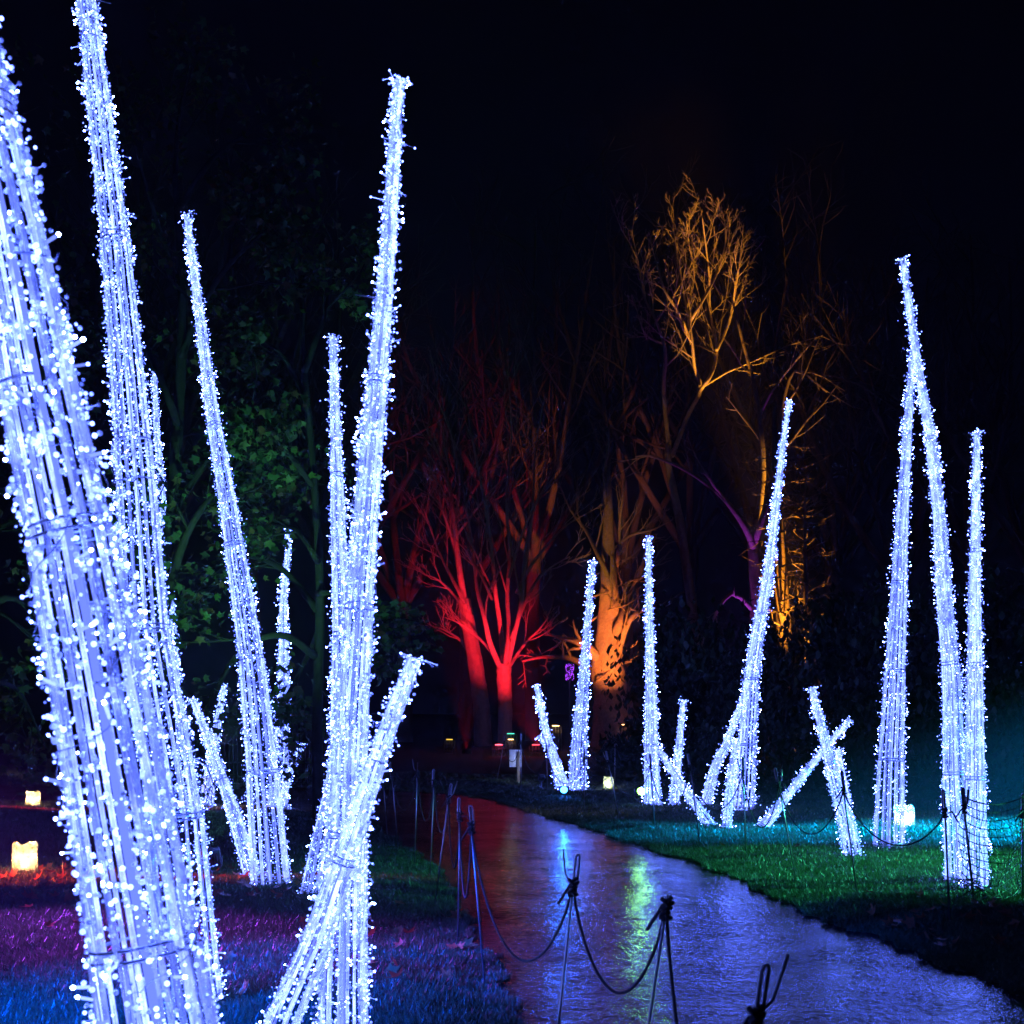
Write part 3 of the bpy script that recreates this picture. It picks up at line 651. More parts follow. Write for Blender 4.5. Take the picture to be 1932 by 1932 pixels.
RP = [((954, 1386), (937, 1475), None, 'far rope pin leaning beside the white sign board'),
    ((982, 1383), (983, 1496), None, 'thin rope pin standing in front of the white sign board'),
    ((1031, 1400), (1033, 1501), None, 'rope pin standing before the slanting column over the blue floodlight'),
    ((1102, 1412), (1103, 1532), None, 'upright rope pin in front of the column by the blue floodlight'),
    ((1144, 1415), (1170, 1549), None, 'rope pin leaning past the small tilted bag lantern'),
    ((1225, 1420), (1236, 1572), None, 'rope pin standing before the column by the green floodlight'),
    ((1299, 1420), (1321, 1595), None, 'dark rope pin leaning across the column that slants onto the lawn'),
    ((1400, 1426), (1408, 1621), None, 'rope pin with yellow glint before the amber-tree column'),
    ((1463, 1446), (1503, 1656), None, 'rope pin leaning across the thin slanting column with blue tip'),
    ((1586, 1451), (1619, 1701), None, 'rope pin crossing the short leaning light column'),
    ((1781, 1486), (1792, 1759), None, 'magenta rope pin at the end of the rope beside the netting')]
kr = []
for i, (t, b_, dd, lab) in enumerate(RP): kr.append(rope_post(t, b_, lab, dd, prong=(0, 0, 1, 1, -1, 1, 0, 1, 1, 0, 0)[i], side=1 if i % 2 else -1, th=0.0085 if i < 8 else 0.0075))
rope('barrier_rope', kr, 'dark rope sagging between the rope pins along the far lawn edge', [0.42, 0.5, 0.5, 0.36, 0.45, 0.52, 0.46, 0.5, 0.42, 0.34])

# netting
def net_panel(p0, p1, h, rows, cols, sag, label, th=0.004, drop=0.04, zt0=None, zt1=None, seed=1):
    """sagging plastic net between two posts; p0, p1 = tops"""
    r_ = random.Random(seed); p0, p1 = Vector(p0), Vector(p1); bz = Vector((p0.x, p0.y, 0))
    root = empty('safety_net', (p0.x, p0.y, lz(p0.x, p0.y))); tag(root, label, 'netting')
    o = Vector(root.location)
    def pt(u, v):
        q = p0.lerp(p1, u); s = sag * 4 * u * (1 - u) * (0.55 + 0.45 * v); z = q.z - s - v * h
        bul = 0.06 * math.sin(u * 5 + v * 3) + 0.03 * math.sin(v * 9 + u * 11)
        return Vector((q.x + 0.02 * math.sin(v * 12 + u * 4), q.y + bul, max(z, lz(q.x, q.y) + 0.01 + 0.02 * abs(math.sin(u * 19 + v * 7))))) - o
    for i in range(rows + 1):
        mb = MB(); mb.tube([pt(u, i / rows) for u in np.linspace(0, 1, cols * 2 + 1)], th * (1.5 if i == 0 else 1), 4)
        for j in range(cols + 1): V, T = OCT; mb.add(V * th * 2.0 + np.array(tuple(pt(j / cols, i / rows))), T)
        mb.build('net_strand', M['net'], root)
    for j in range(cols + 1): MB().tube([pt(j / cols, v) for v in np.linspace(0, 1, rows * 2 + 1)], th * 0.6, 4).build('net_strand', M['net'], root)
    return root
pn = rope_post((1814, 1483), (1839, 1722), 'magenta leaning rope pin with hooked top holding the netting', None, prong=-1, side=1, th=0.011)
pe = rope_post((1929, 1494), (1930, 1702), 'dark rope pin at the outer end of the netting', None, prong=0, side=1, th=0.011)
d1, d2 = D(1722), D(1702)
net_panel(W(1816, 1500, d1), W(1928, 1500, d2), 0.88, 14, 12, 0.15, 'black safety net sagging between two rope pins beside the path')
net_panel(W(1928, 1500, d2 + .05), W(2080, 1505, d2 - 0.4), 0.88, 14, 12, 0.15, 'black safety net running on past the outer pin', seed=5)
# tangle of net at the foot of the leaning pin
mb = MB(); o = W(1838, 1700, d1); q0 = np.array(tuple(o)); q0[2] = 0.05
for k in range(38):
    a = random.random() * 6.28; p = q0 + np.array((0.09 * random.gauss(0, 1), 0.05 * random.gauss(0, 1), abs(random.gauss(0, 0.10))))
    p[2] = max(p[2], lz(p[0], p[1]) + 0.005); pts = [p]
    for _ in range(4):
        v = pts[-1] + np.array((random.gauss(0, .04), random.gauss(0, .04), random.gauss(0, .03))); v[2] = max(v[2], lz(v[0], v[1]) + 0.005); pts.append(v)
    mb.tube(pts, 0.0045, 4)
tag(mb.build('net_tangle', M['net'], None, False, origin=(q0[0], q0[1], 0)), 'tangled heap of spare netting at the foot of the leaning pin', 'netting', kind=None)
dn = 27.0
for x0, x1 in ((1108, 1160), (1160, 1216)):
    for xx in ((x0,) if x0 == 1160 else (x0, x1)): pass
    net_panel(W(x0, 1412, dn), W(x1, 1410, dn), 0.95, 10, 10, 0.35, 'pale far net sagging behind the small bag lantern' if x0 == 1108 else 'pale far net sagging beside the green floodlight', th=0.007, seed=x0)
for x, lab in ((1108, 'stake carrying the far net beside the column by the blue floodlight'), (1160, 'stake carrying the far net behind the small bag lantern'), (1216, 'stake carrying the far net behind the green floodlight')):
    t = W(x, 1405, dn); tag(MB().tube([(t.x, dn, -0.05), (t.x, dn, 0.5), (t.x, dn, t.z)], 0.014, 6).tube([(t.x, dn, t.z), (t.x + .03, dn, t.z + .02), (t.x + .06, dn, t.z - .02)], 0.01, 5).build('net_stake', M['iron'], None, True, origin=(t.x, dn, 0)), lab, 'stake', 'stakes of the far net')

# ------------------------------------------------------------------ sign board seen from behind
b = G(978, 1482); d = b.y; s0 = empty('sign_board', (b.x, b.y, 0)); tag(s0, 'blank white sign board on a timber post beside the path', 'sign')
p = W(972.5, 1431, d); MB().box((p.x - b.x, 0.05, p.z), (23 * d / F, 0.02, 33 * d / F)).build('board', M['white'], s0)
MB().box((0, 0, (1.6 - (1418 - HY) * d / F) / 2), (5.6 * d / F, 0.07, (1.6 - (1418 - HY) * d / F))).build('post', M['timber'], s0)

# ------------------------------------------------------------------ trees
def perp(v):
    a = Vector((random.gauss(0, 1), random.gauss(0, 1), random.gauss(0, 1))); a -= v * a.dot(v); return a.normalized()
def limb_pts(p, d, L, n, wander, up):
    pts = [p.copy()]; d = d.normalized()
    for i in range(n):
        d = (d + perp(d) * wander * random.random() + Vector((0, 0, up))).normalized(); pts.append(pts[-1] + d * (L / n))
    return pts, d
def twigs(mb, pts, r0, r1, level, cnt, lf, spread, up, tips, wander=0.35, minr=0.006, start=0.25, sides=(5, 4, 3)):
    """grow side branches along a limb; collects tip points"""
    n = len(pts)
    for c in range(cnt):
        t = start + (1 - start) * (c + random.random()) / cnt; k = min(int(t * (n - 1)), n - 2); f = t * (n - 1) - k
        p = pts[k].lerp(pts[k + 1], f); dv = (pts[k + 1] - pts[k]).normalized(); rr = (r0 + (r1 - r0) * t)
        Lm = sum((pts[i + 1] - pts[i]).length for i in range(n - 1))
        d = (dv + perp(dv) * spread * (0.6 + 0.7 * random.random())).normalized(); L = Lm * lf * (0.55 + 0.7 * random.random()) * (1.1 - 0.55 * t)
        q, dd = limb_pts(p, d, L, 4 if level > 0 else 3, wander, up)
        a = max(rr * 0.55, minr); b_ = max(a * 0.35, minr * 0.7)
        mb.tube(q, np.linspace(a, b_, len(q)), sides[min(2, 2 - level)] if level < 3 else 5, cap=False)
        if level > 0: twigs(mb, q, a, b_, level - 1, max(3, int(cnt * 0.75)), lf, spread, up, tips, wander, minr, 0.2, sides)
        else: tips.append((q[-1], dd)); tips.append((q[len(q) // 2], dd))
def curve_pts(vpts, d, dvar=0.0, ph=0.0):
    P = []
    for i, (x, y) in enumerate(vpts): P.append(W(x, y, d + dvar * math.sin(i * 0.9 + ph)))
    out = []
    for i in range(len(P) - 1):
        a, b_, c, e = P[max(i - 1, 0)], P[i], P[i + 1], P[min(i + 2, len(P) - 1)]
        for t in (0, 0.33, 0.66):
            out.append(0.5 * ((2 * b_) + (c - a) * t + (2 * a - 5 * b_ + 4 * c - e) * t * t + (3 * b_ - a - 3 * c + e) * t ** 3))
    out.append(P[-1]); return out
def bare_tree(name, label, d, trunk, limbs, mat, levels=2, cnt=6, lf=0.42, spread=0.7, up=0.06, minr=0.018, group='floodlit bare trees beyond the lawns', dvar=1.2):
    """trunk: [(x, y, radius m)...] picture points; limbs: list of [(x, y)...] with start radius"""
    base = W(trunk[0][0], trunk[0][1], d); base.z = -0.05
    root = empty(name, base); tag(root, label, 'tree', group)
    tp = curve_pts([(x, y) for x, y, r in trunk], d); tp[0].z = -0.05
    tr = np.interp(np.linspace(0, 1, len(tp)), np.linspace(0, 1, len(trunk)), [r for _, _, r in trunk])
    mb = MB(); fine = [tp[i].lerp(tp[i + 1], f / 4) for i in range(len(tp) - 1) for f in range(4)] + [tp[-1]]
    fr_ = np.interp(np.linspace(0, 1, len(fine)), np.linspace(0, 1, len(tp)), tr); sd = 22
    mb.tube(fine, fr_, sd); V = mb.V[0]; ctr = np.repeat(np.array([tuple(p) for p in fine]), sd, axis=0); aa = np.tile(np.arange(sd) * 6.283 / sd, len(fine)); hh = np.repeat(np.arange(len(fine)), sd)
    k_ = 1 + 0.05 * np.sin(3 * aa + hh * 0.25 + d) + 0.045 * np.sin(7 * aa + 0.5 * np.sin(hh * 0.6)) + 0.03 * np.sin(hh * 0.9 + 2 * aa) + 0.02 * rng.standard_normal(len(aa)) + 0.25 * np.exp(-hh / 4.0) * (0.6 + 0.4 * np.sin(5 * aa + 1))
    mb.V[0] = ctr + (V - ctr) * k_[:, None]
    mb.build('trunk', mat, root, True, origin=base)
    tips = []; mb = MB()
    for i, (r0, lp) in enumerate(limbs):
        q = curve_pts(lp, d, dvar * (1 if i % 2 else -1), i); q[0] = W(lp[0][0], lp[0][1], d)
        MB().tube(q, np.linspace(r0, max(r0 * 0.22, minr), len(q)), 8).build('limb', mat, root, True, origin=base)
        twigs(mb, q, r0, r0 * 0.22, levels - 1, cnt, lf, spread, up, tips, minr=minr)
    mb.build('crown', mat, root, True, origin=base, kind='stuff')
    return root, tips
bare_tree('bare_tree', 'bare tree with straight trunk lit bright red, limbs fanning upwards', 57,
    [(953, 1428, .36), (953, 1380, .33), (952, 1320, .32), (951, 1275, .34), (950, 1252, .36)],
    [(0.145, [(945, 1262), (925, 1215), (915, 1170), (900, 1110), (893, 1040), (880, 960), (868, 880)]),
     (0.145, [(950, 1258), (945, 1190), (935, 1120), (928, 1040), (915, 950), (895, 850), (880, 760)]),
     (0.132, [(953, 1258), (960, 1190), (957, 1120), (962, 1040), (955, 940), (965, 820), (958, 700)]),
     (0.132, [(956, 1262), (970, 1200), (985, 1130), (990, 1050), (1005, 960), (1010, 850), (1030, 740)]),
     (0.099, [(958, 1262), (990, 1215), (1015, 1190), (1035, 1165)]),
     (0.106, [(962, 1215), (985, 1150), (1010, 1100), (1040, 1070), (1075, 1050)]),
     (0.099, [(975, 1120), (1000, 1070), (1040, 1020), (1070, 990), (1105, 970)]),
     (0.086, [(935, 1240), (905, 1205), (875, 1180), (840, 1165)]),
     (0.079, [(928, 1130), (905, 1080), (880, 1040), (850, 1010)]),
     (0.079, [(960, 1090), (985, 1010), (1010, 950), (1045, 900), (1060, 830)])], M['bark_s'], cnt=6, levels=3, spread=0.5, up=0.12, lf=0.5, minr=0.014)
bare_tree('bare_tree', 'bare tree leaning outwards, red in front with a green rim behind', 60,
    [(912, 1425, .42), (908, 1340, .4), (900, 1270, .38), (885, 1190, .34), (876, 1130, .3)],
    [(0.172, [(876, 1135), (865, 1060), (857, 985), (848, 920), (832, 870), (800, 800)]),
     (0.106, [(893, 1245), (870, 1210), (850, 1195), (830, 1185)]),
     (0.106, [(878, 1140), (852, 1090), (832, 1050), (815, 1005), (800, 960)]),
     (0.092, [(866, 1060), (848, 1000), (828, 950), (806, 930)]),
     (0.092, [(880, 1150), (845, 1110), (820, 1090), (802, 1085)]),
     (0.086, [(857, 985), (866, 930), (862, 860), (840, 790), (815, 730)])], M['bark_s'], cnt=6, levels=3, spread=0.5, up=0.1, lf=0.5, minr=0.014)
bare_tree('bare_tree', 'thick old tree with rough bark lit orange and yellow, broken limbs', 57,
    [(1152, 1428, .95), (1152, 1370, .82), (1150, 1310, .75), (1146, 1260, .78), (1148, 1200, .62), (1150, 1130, .46), (1147, 1050, .32), (1148, 960, .22), (1146, 880, .13), (1150, 800, .05)],
    [(0.277, [(1130, 1245), (1112, 1225), (1092, 1212), (1070, 1206), (1045, 1200)]),
     (0.185, [(1120, 1265), (1080, 1243), (1050, 1240), (1020, 1240), (985, 1248)]),
     (0.238, [(1160, 1200), (1180, 1150), (1195, 1110), (1215, 1060), (1228, 1000)]),
     (0.198, [(1162, 1250), (1175, 1200), (1192, 1165), (1215, 1150), (1250, 1140)]),
     (0.145, [(1150, 1130), (1165, 1060), (1170, 980), (1180, 900)]),
     (0.132, [(1148, 1090), (1125, 1040), (1105, 1000), (1075, 960), (1050, 900)]),
     (0.132, [(1148, 980), (1140, 900), (1150, 820), (1135, 740)]),
     (0.106, [(1150, 1040), (1190, 1010), (1230, 1000), (1270, 980)]),
     (0.066, [(1105, 1130), (1140, 1118), (1180, 1100), (1225, 1085)]), (0.059, [(1110, 1175), (1150, 1150), (1185, 1140), (1240, 1100)]), (0.053, [(1115, 1090), (1150, 1070), (1190, 1050)]), (0.046, [(1120, 1290), (1150, 1265), (1175, 1225)])], M['bark_r'], cnt=6, spread=0.9, minr=0.02)
bare_tree('bare_tree', 'tall tree whose high bare crown glows amber above the dark wood', 63,
    [(1335, 1420, .3), (1320, 1250, .27), (1285, 1000, .22), (1262, 880, .17), (1262, 830, .15)],
    [(0.121, [(1262, 840), (1252, 740), (1255, 660), (1235, 600), (1215, 560), (1205, 500), (1190, 430)]),
     (0.132, [(1268, 860), (1300, 780), (1322, 735), (1310, 690), (1305, 640), (1295, 580), (1280, 500), (1270, 430)]),
     (0.110, [(1322, 735), (1345, 700), (1352, 650), (1340, 590), (1338, 520), (1330, 450), (1325, 410)]),
     (0.099, [(1305, 650), (1280, 590), (1255, 550), (1240, 500), (1225, 450)]),
     (0.099, [(1352, 660), (1375, 610), (1385, 560), (1395, 500), (1400, 450)]),
     (0.088, [(1300, 610), (1330, 560), (1355, 510), (1370, 450), (1365, 410)]),
     (0.077, [(1256, 650), (1230, 640), (1212, 620), (1195, 560)]),
     (0.077, [(1295, 580), (1310, 520), (1300, 460), (1295, 410)])], M['bark_s'], cnt=9, lf=0.4, spread=0.9, minr=0.015, up=0.1, levels=3)
bare_tree('slim_conifer', 'slim conifer with amber lit trunk and short level branches', 52,
    [(1492, 1420, .3), (1480, 1200, .3), (1472, 1080, .27), (1466, 960, .22), (1462, 860, .14), (1460, 760, .06)],
    [(.05, [(1474 - k * 0.09, 1180 - k * 22), (1474 + s * 20, 1172 - k * 22), (1474 + s * (38 + 6 * (k % 3)), 1176 - k * 22)]) for k in range(16) for s in (-1, 1)], M['bark_r'], levels=1, cnt=5, minr=0.016, dvar=2.5)
bare_tree('slim_conifer', 'thin young tree with amber lit twigs beside the slim conifer', 50,
    [(1530, 1422, .12), (1522, 1200, .11), (1520, 1080, .09), (1518, 1000, .06), (1520, 900, .03)],
    [(.035, [(1521, 1180 - k * 20), (1521 + s * 16, 1170 - k * 20), (1521 + s * (26 + 5 * (k % 4)), 1160 - k * 20)]) for k in range(13) for s in (-1, 1)], M['bark_r'], levels=1, cnt=4, minr=0.014, dvar=2)
bare_tree('bare_tree', 'dark tree reaching over with a long curved violet branch', 58,
    [(1440, 1420, .4), (1432, 1250, .36), (1425, 1100, .3), (1420, 1010, .26)],
    [(.16, [(1424, 1040), (1405, 995), (1370, 945), (1330, 910), (1280, 880), (1225, 860), (1200, 862)]),
     (.18, [(1420, 1015), (1440, 900), (1430, 760), (1400, 640), (1380, 560)]),
     (.16, [(1422, 1030), (1460, 900), (1475, 780), (1500, 700), (1560, 740)]),
     (.12, [(1428, 1160), (1380, 1120), (1340, 1180), (1320, 1230)])], M['bark_s'], cnt=5, spread=0.8, minr=0.018)
# dark wood behind
WOOD = [(1010, 72, 380), (880, 74, 560), (1180, 78, 420), (1300, 74, 350), (1440, 72, 410), (1580, 66, 440), (1700, 64, 500), (1840, 62, 430), (1960, 60, 470), (760, 70, 640), (640, 66, 500), (480, 60, 320), (300, 56, 240), (120, 52, 280), (-40, 50, 300)]
wl_ = ['dark bare tree behind the red lit trees', 'dark wide tree behind the leaning red tree', 'dark tall tree behind the thick old tree', 'dark tall tree top catching pale green light behind the amber crown', 'dark tree top catching pale green light right beside the amber crown', 'dark tree behind the slim conifer', 'dark tree behind the tall straight light column', 'dark tree behind the slim curving light column', 'dark tree beyond the netting', 'dark low tree beyond the bend of the path', 'dark tree behind the light column bending over the path', 'dark tall tree behind the slim-tipped light column', 'dark tall tree behind the thin column among branches', 'dark tall tree far behind the lanterns', 'dark tree behind the leafy bough']
for (x, dd, yt), lab in zip(WOOD, wl_):
    yb = 1345 + CAMH * F / dd; h = yb - yt; j = lambda a: random.uniform(-a, a)
    bare_tree('dark_tree', lab, dd, [(x, yb, .5), (x + j(8), yb - h * .2, .42), (x + j(12), yb - h * .35, .36)],
        [(.26, [(x, yb - h * .33), (x + s * h * .08 + j(10), yb - h * .5), (x + s * h * .16 + j(20), yb - h * .7), (x + s * h * .17 + j(30), yt + h * .12 * abs(s) + j(10) + 5)]) for s in (-1.4, -.7, -.1, .5, 1.3)],
        M['bark_w'], levels=2, cnt=9, lf=0.45, spread=0.8, minr=0.022, group='dark trees of the wood', up=0.05)

# leafy plane trees
def plane_leaf():
    """five pointed lobes, slightly folded"""
    pts = []; tips = [(-115, .62), (-58, .92), (0, 1.1), (58, .92), (115, .62)]
    for i, (a, r) in enumerate(tips):
        t = math.radians(a); pts.append((r * math.sin(t), r * math.cos(t), -0.22 * r * r))
        if i < 4:
            m_ = math.radians((a + tips[i + 1][0]) / 2); pts.append((0.46 * math.sin(m_), 0.46 * math.cos(m_), -0.03))
    pts.append((0.0, -0.28, 0.02))
    V = [(0, 0, 0.05)] + pts; n = len(pts); T = [(0, 1 + i, 1 + (i + 1) % n) for i in range(n)]
    st = len(V); V += [(-0.02, -0.25, 0.0), (0.02, -0.25, 0.0), (0.0, -0.8, 0.08)]; T.append((st, st + 1, st + 2))
    return np.array(V), np.array(T)
PLV, PLT = plane_leaf()
LEAF = mesh_np('leaf', PLV, PLT, M['leaf'])
def leafy_tree(label, d, trunk, limbs, nleaf, size, big=150, cnt=6, up=-0.02, clipf=None):
    root, tips = bare_tree('plane_tree', label, d, trunk, limbs, M['bark_d'], levels=2, cnt=cnt, lf=0.45, spread=0.9, up=up, minr=0.005, group='leafy plane trees behind the light columns', dvar=1.0)
    base = np.array(tuple(root.location)); P = np.array([tuple(t[0]) for t in tips])
    i = rng.integers(0, len(P), nleaf); pos = P[i] + rng.standard_normal((nleaf, 3)) * (0.14, 0.2, 0.12)
    pos = pos[pos[:, 2] > 0.35]; nleaf = len(pos)
    dn = np.stack([0.8 * rng.standard_normal(nleaf), -0.2 + 0.6 * rng.standard_normal(nleaf), -1.0 + 0.5 * rng.standard_normal(nleaf)], 1)   # lobe direction, hanging
    R = frames(dn); R = np.stack([R[:, :, 0], R[:, :, 2], -R[:, :, 1]], 2)
    ang = rng.normal(0, 0.7, nleaf); c, s = np.cos(ang), np.sin(ang)
    Rr = np.stack([c[:, None] * R[:, :, 0] + s[:, None] * R[:, :, 2], R[:, :, 1], -s[:, None] * R[:, :, 0] + c[:, None] * R[:, :, 2]], 2)
    sc = size * (0.45 + 0.8 * rng.random(nleaf))
    order = np.argsort(pos[:, 1] - 4 * sc)
    for k in order[:big]:
        o = link('leaf', LEAF, root); o.matrix_local = Matrix.Translation(pos[k] - base) @ Matrix([list(r) for r in Rr[k]]).to_4x4() @ Matrix.Scale(float(sc[k]), 4)
    r = order[big:]
    mb = MB(); mb.stamp(PLV, PLT, pos[r] - base, Rr[r], sc[r]); mb.build('foliage', M['leaf'], root, False, kind='stuff')
    return root
leafy_tree('leafy plane tree with pale trunk rising behind the very tall column', 17.2,
    [(318, 1565, .11), (316, 1350, .1), (300, 1150, .09), (325, 960, .08), (335, 800, .08), (345, 560, .06), (330, 330, .04)],
    [(.07, [(305, 1180), (340, 1040), (380, 960), (430, 900), (480, 820)]), (.06, [(328, 960), (400, 860), (470, 800), (540, 790)]), (.06, [(335, 800), (290, 680), (240, 600), (200, 520)]),
     (.06, [(340, 680), (390, 560), (450, 480), (520, 420)]), (.05, [(345, 560), (300, 430), (260, 300), (230, 180)]), (.05, [(335, 400), (400, 300), (470, 250), (540, 210)]), (.04, [(330, 340), (340, 200), (380, 90)]), (.05, [(312, 1250), (270, 1120), (230, 1000), (190, 900)])], 2300, 0.092)
leafy_tree('leafy plane tree with hanging boughs of green leaves beside the railing', 17.8,
    [(600, 1553, .08), (598, 1400, .075), (601, 1250, .07), (604, 1100, .06), (592, 900, .05), (575, 700, .04), (570, 520, .03)],
    [(.06, [(596, 1240), (540, 1200), (480, 1210), (430, 1260), (400, 1330), (370, 1400), (352, 1490)]), (.06, [(598, 1150), (540, 1080), (480, 1050), (430, 1060), (380, 1100)]),
     (.05, [(600, 1120), (650, 1120), (700, 1150), (750, 1200)]), (.05, [(592, 920), (540, 850), (490, 810), (450, 830)]), (.05, [(580, 760), (540, 680), (490, 640), (450, 620)]),
     (.05, [(575, 700), (610, 600), (630, 520), (645, 440)]), (.05, [(572, 560), (530, 470), (500, 400)]), (.05, [(598, 1200), (560, 1280), (530, 1330), (500, 1380)]), (.05, [(600, 1060), (560, 1000), (520, 990), (470, 960)])], 3300, 0.10, cnt=7)
leafy_tree('leafy bough of a plane tree hanging over the lawn by the lanterns', 16.2,
    [(-70, 1572, .16), (-75, 1400, .14), (-80, 1200, .12), (-70, 950, .1), (-60, 700, .06)],
    [(.06, [(-78, 1250), (-20, 1150), (30, 1130), (80, 1180), (100, 1260)]), (.06, [(-76, 1150), (-20, 1020), (40, 980), (90, 1010)]), (.05, [(-74, 1350), (-20, 1290), (30, 1300), (60, 1350), (80, 1400)]),
     (.05, [(-70, 950), (0, 850), (60, 800), (120, 760)]), (.05, [(-65, 800), (0, 640), (80, 560), (150, 500)])], 1900, 0.10, cnt=6)

# evergreen shrubs behind the far lawn
def shrub(x, y0, d, w, h, label, n=2600):
    base = W(x, 0, d); base.z = -0.05; root = empty('evergreen_shrub', base); tag(root, label, 'shrub', 'evergreen shrubs behind the far lawn')
    mb = MB()
    for k in range(7):
        a = random.random() * 6.28; e = Vector((math.cos(a) * w * .35 * random.random(), math.sin(a) * w * .3 * random.random(), h * (.5 + .4 * random.random())))
        q = [Vector((0.1 * math.cos(a), .1 * math.sin(a), 0)), e * 0.5 + Vector((random.gauss(0, .1), random.gauss(0, .1), 0)), e]; mb.tube(q, [.05, .035, .012], 5)
    mb.build('stem', M['bark_d'], root)
    blobs = [(random.gauss(0, w * .24), random.gauss(0, w * .2), h * (.15 + .65 * random.random()), w * (.14 + .16 * random.random())) for _ in range(24)]
    B = np.array(blobs); i = rng.integers(0, len(B), n); dr_ = rng.standard_normal((n, 3)); dr_ /= np.linalg.norm(dr_, axis=1, keepdims=True)
    pos = B[i, :3] + dr_ * (B[i, 3] * (0.6 + 0.45 * rng.random(n)))[:, None]; pos[:, 2] = np.abs(pos[:, 2])
    LV = np.array([(0, 0, 0), (.28, .45, .06), (0, 1, -.05), (-.28, .45, .06)]); LT = np.array([(0, 1, 3), (1, 2, 3)])
    R = frames(dr_ + 0.8 * rng.standard_normal((n, 3)))
    MB().stamp(LV, LT, pos, R, 0.13 + 0.14 * rng.random(n)).build('foliage', M['evg'], root, kind='stuff')
SH = [(1225, 33, 2.6, 1.0, 'low dark shrub behind the far net'), (1310, 32, 5.0, 4.0, 'dark shrub behind the column by the green floodlight'), (1375, 31, 5.0, 4.4, 'dark shrub behind the propped light column'), (1480, 30, 5.5, 4.6, 'dark shrub behind the amber-tree column'), (1590, 29, 5.5, 5.0, 'dark shrub behind the crossed light columns'), (1690, 28, 5.0, 4.8, 'dark shrub behind the bright lantern'), (1790, 27, 5.0, 4.6, 'dark shrub behind the slim curving light column'), (1890, 26, 5.0, 4.8, 'dark shrub beyond the netting'), (1990, 25, 5.0, 5.0, 'dark shrub past the outer end of the netting')]
for x, d, w, h, lab in SH: shrub(x, 0, d, w, h, lab)

# ------------------------------------------------------------------ railing, far lit frames
d = 27.5; x0, x1 = W(400, 0, d).x, W(640, 0, d).x; zt = W(0, 1357, d).z; zb = W(0, 1440, d).z
rl = empty('railing', ((x0 + x1) / 2, d, 0)); tag(rl, 'dark metal railing with upright bars behind the leafy trees', 'railing'); ox = (x0 + x1) / 2
for z in (zt, zb + 0.02): MB().tube([(x0 - ox, 0, z), (0, 0, z), (x1 - ox, 0, z)], 0.018, 5).build('rail', M['steel'], rl)
for k in range(31): xx = x0 + (x1 - x0) * k / 30 - ox; MB().tube([(xx, 0.002, 0.0), (xx, 0.002, zt / 2), (xx, 0.002, zt)], 0.011 if k % 10 else 0.03, 5).build('bar', M['steel'], rl)
def lit_frame(x0, x1, y0, y1, d, col, s, label, nx=4, nz=3, lampw=0.6, power=6):
    """low barrier panel of thin bars with a strip lamp along its top"""
    a, b_ = W(x0, y0, d), W(x1, y1, d); cx = (a.x + b_.x) / 2; root = empty('lit_barrier', (cx, d, 0)); tag(root, label, 'lit barrier', 'barriers with strip lamps far down the path')
    for k in range(nx + 1): xx = a.x + (b_.x - a.x) * k / nx - cx; MB().tube([(xx, 0, 0), (xx, 0, a.z / 2), (xx, 0, a.z)], 0.010, 5).build('bar', M['steel'], root)
    for k in range(nz + 1): zz = b_.z + (a.z - b_.z) * k / nz; MB().tube([(a.x - cx, .015, zz), (0, .015, zz), (b_.x - cx, .015, zz)], 0.009, 5).build('bar', M['steel'], root)
    w = (b_.x - a.x) * lampw; MB().box((0, -0.03, a.z + 0.04), (w, 0.04, 0.028)).build('strip_lamp', emis('strip', col, s, 'NONE'), root)
    ld = bpy.data.lights.new('strip', 'POINT'); ld.color = col; ld.energy = power * 0.6; ld.shadow_soft_size = 0.05
    lo = bpy.data.objects.new('lamp', ld); COL.objects.link(lo); lo.parent = root; lo.location = (0, -0.12, a.z + 0.02)
lit_frame(930, 952, 1407, 1427, 46, (1, .06, .09), 10, 'low mesh barrier with red strip lamp beneath the red lit tree')
lit_frame(999, 1023, 1407, 1427, 46, (1, .06, .09), 5, 'low mesh barrier with red strip lamp behind the white sign board')
lit_frame(952, 975, 1386, 1416, 50, (.1, 1, .6), 2.0, 'small barrier with teal lamp behind the white sign board', power=3)
lit_frame(955, 972, 1397, 1416, 48, (1, .55, .2), 8, 'small barrier with amber lamp above the white sign board', power=3)
lit_frame(1038, 1059, 1371, 1402, 52, (1, .5, .15), 14, 'gate frame with bright orange lamp behind the blue floodlight columns', power=12)
lit_frame(1165, 1188, 1369, 1397, 52, (1, .42, .12), 10, 'gate frame with orange lamp beside the thick old tree', power=10)
lit_frame(1193, 1206, 1374, 1397, 50, (1, .5, .15), 6, 'gate frame with small orange lamp next to the shrub', power=4)
lit_frame(838, 858, 1397, 1416, 48, (1, .6, .08), 2.0, 'barrier with a thin yellow lamp beyond the bend of the path', power=0.6)

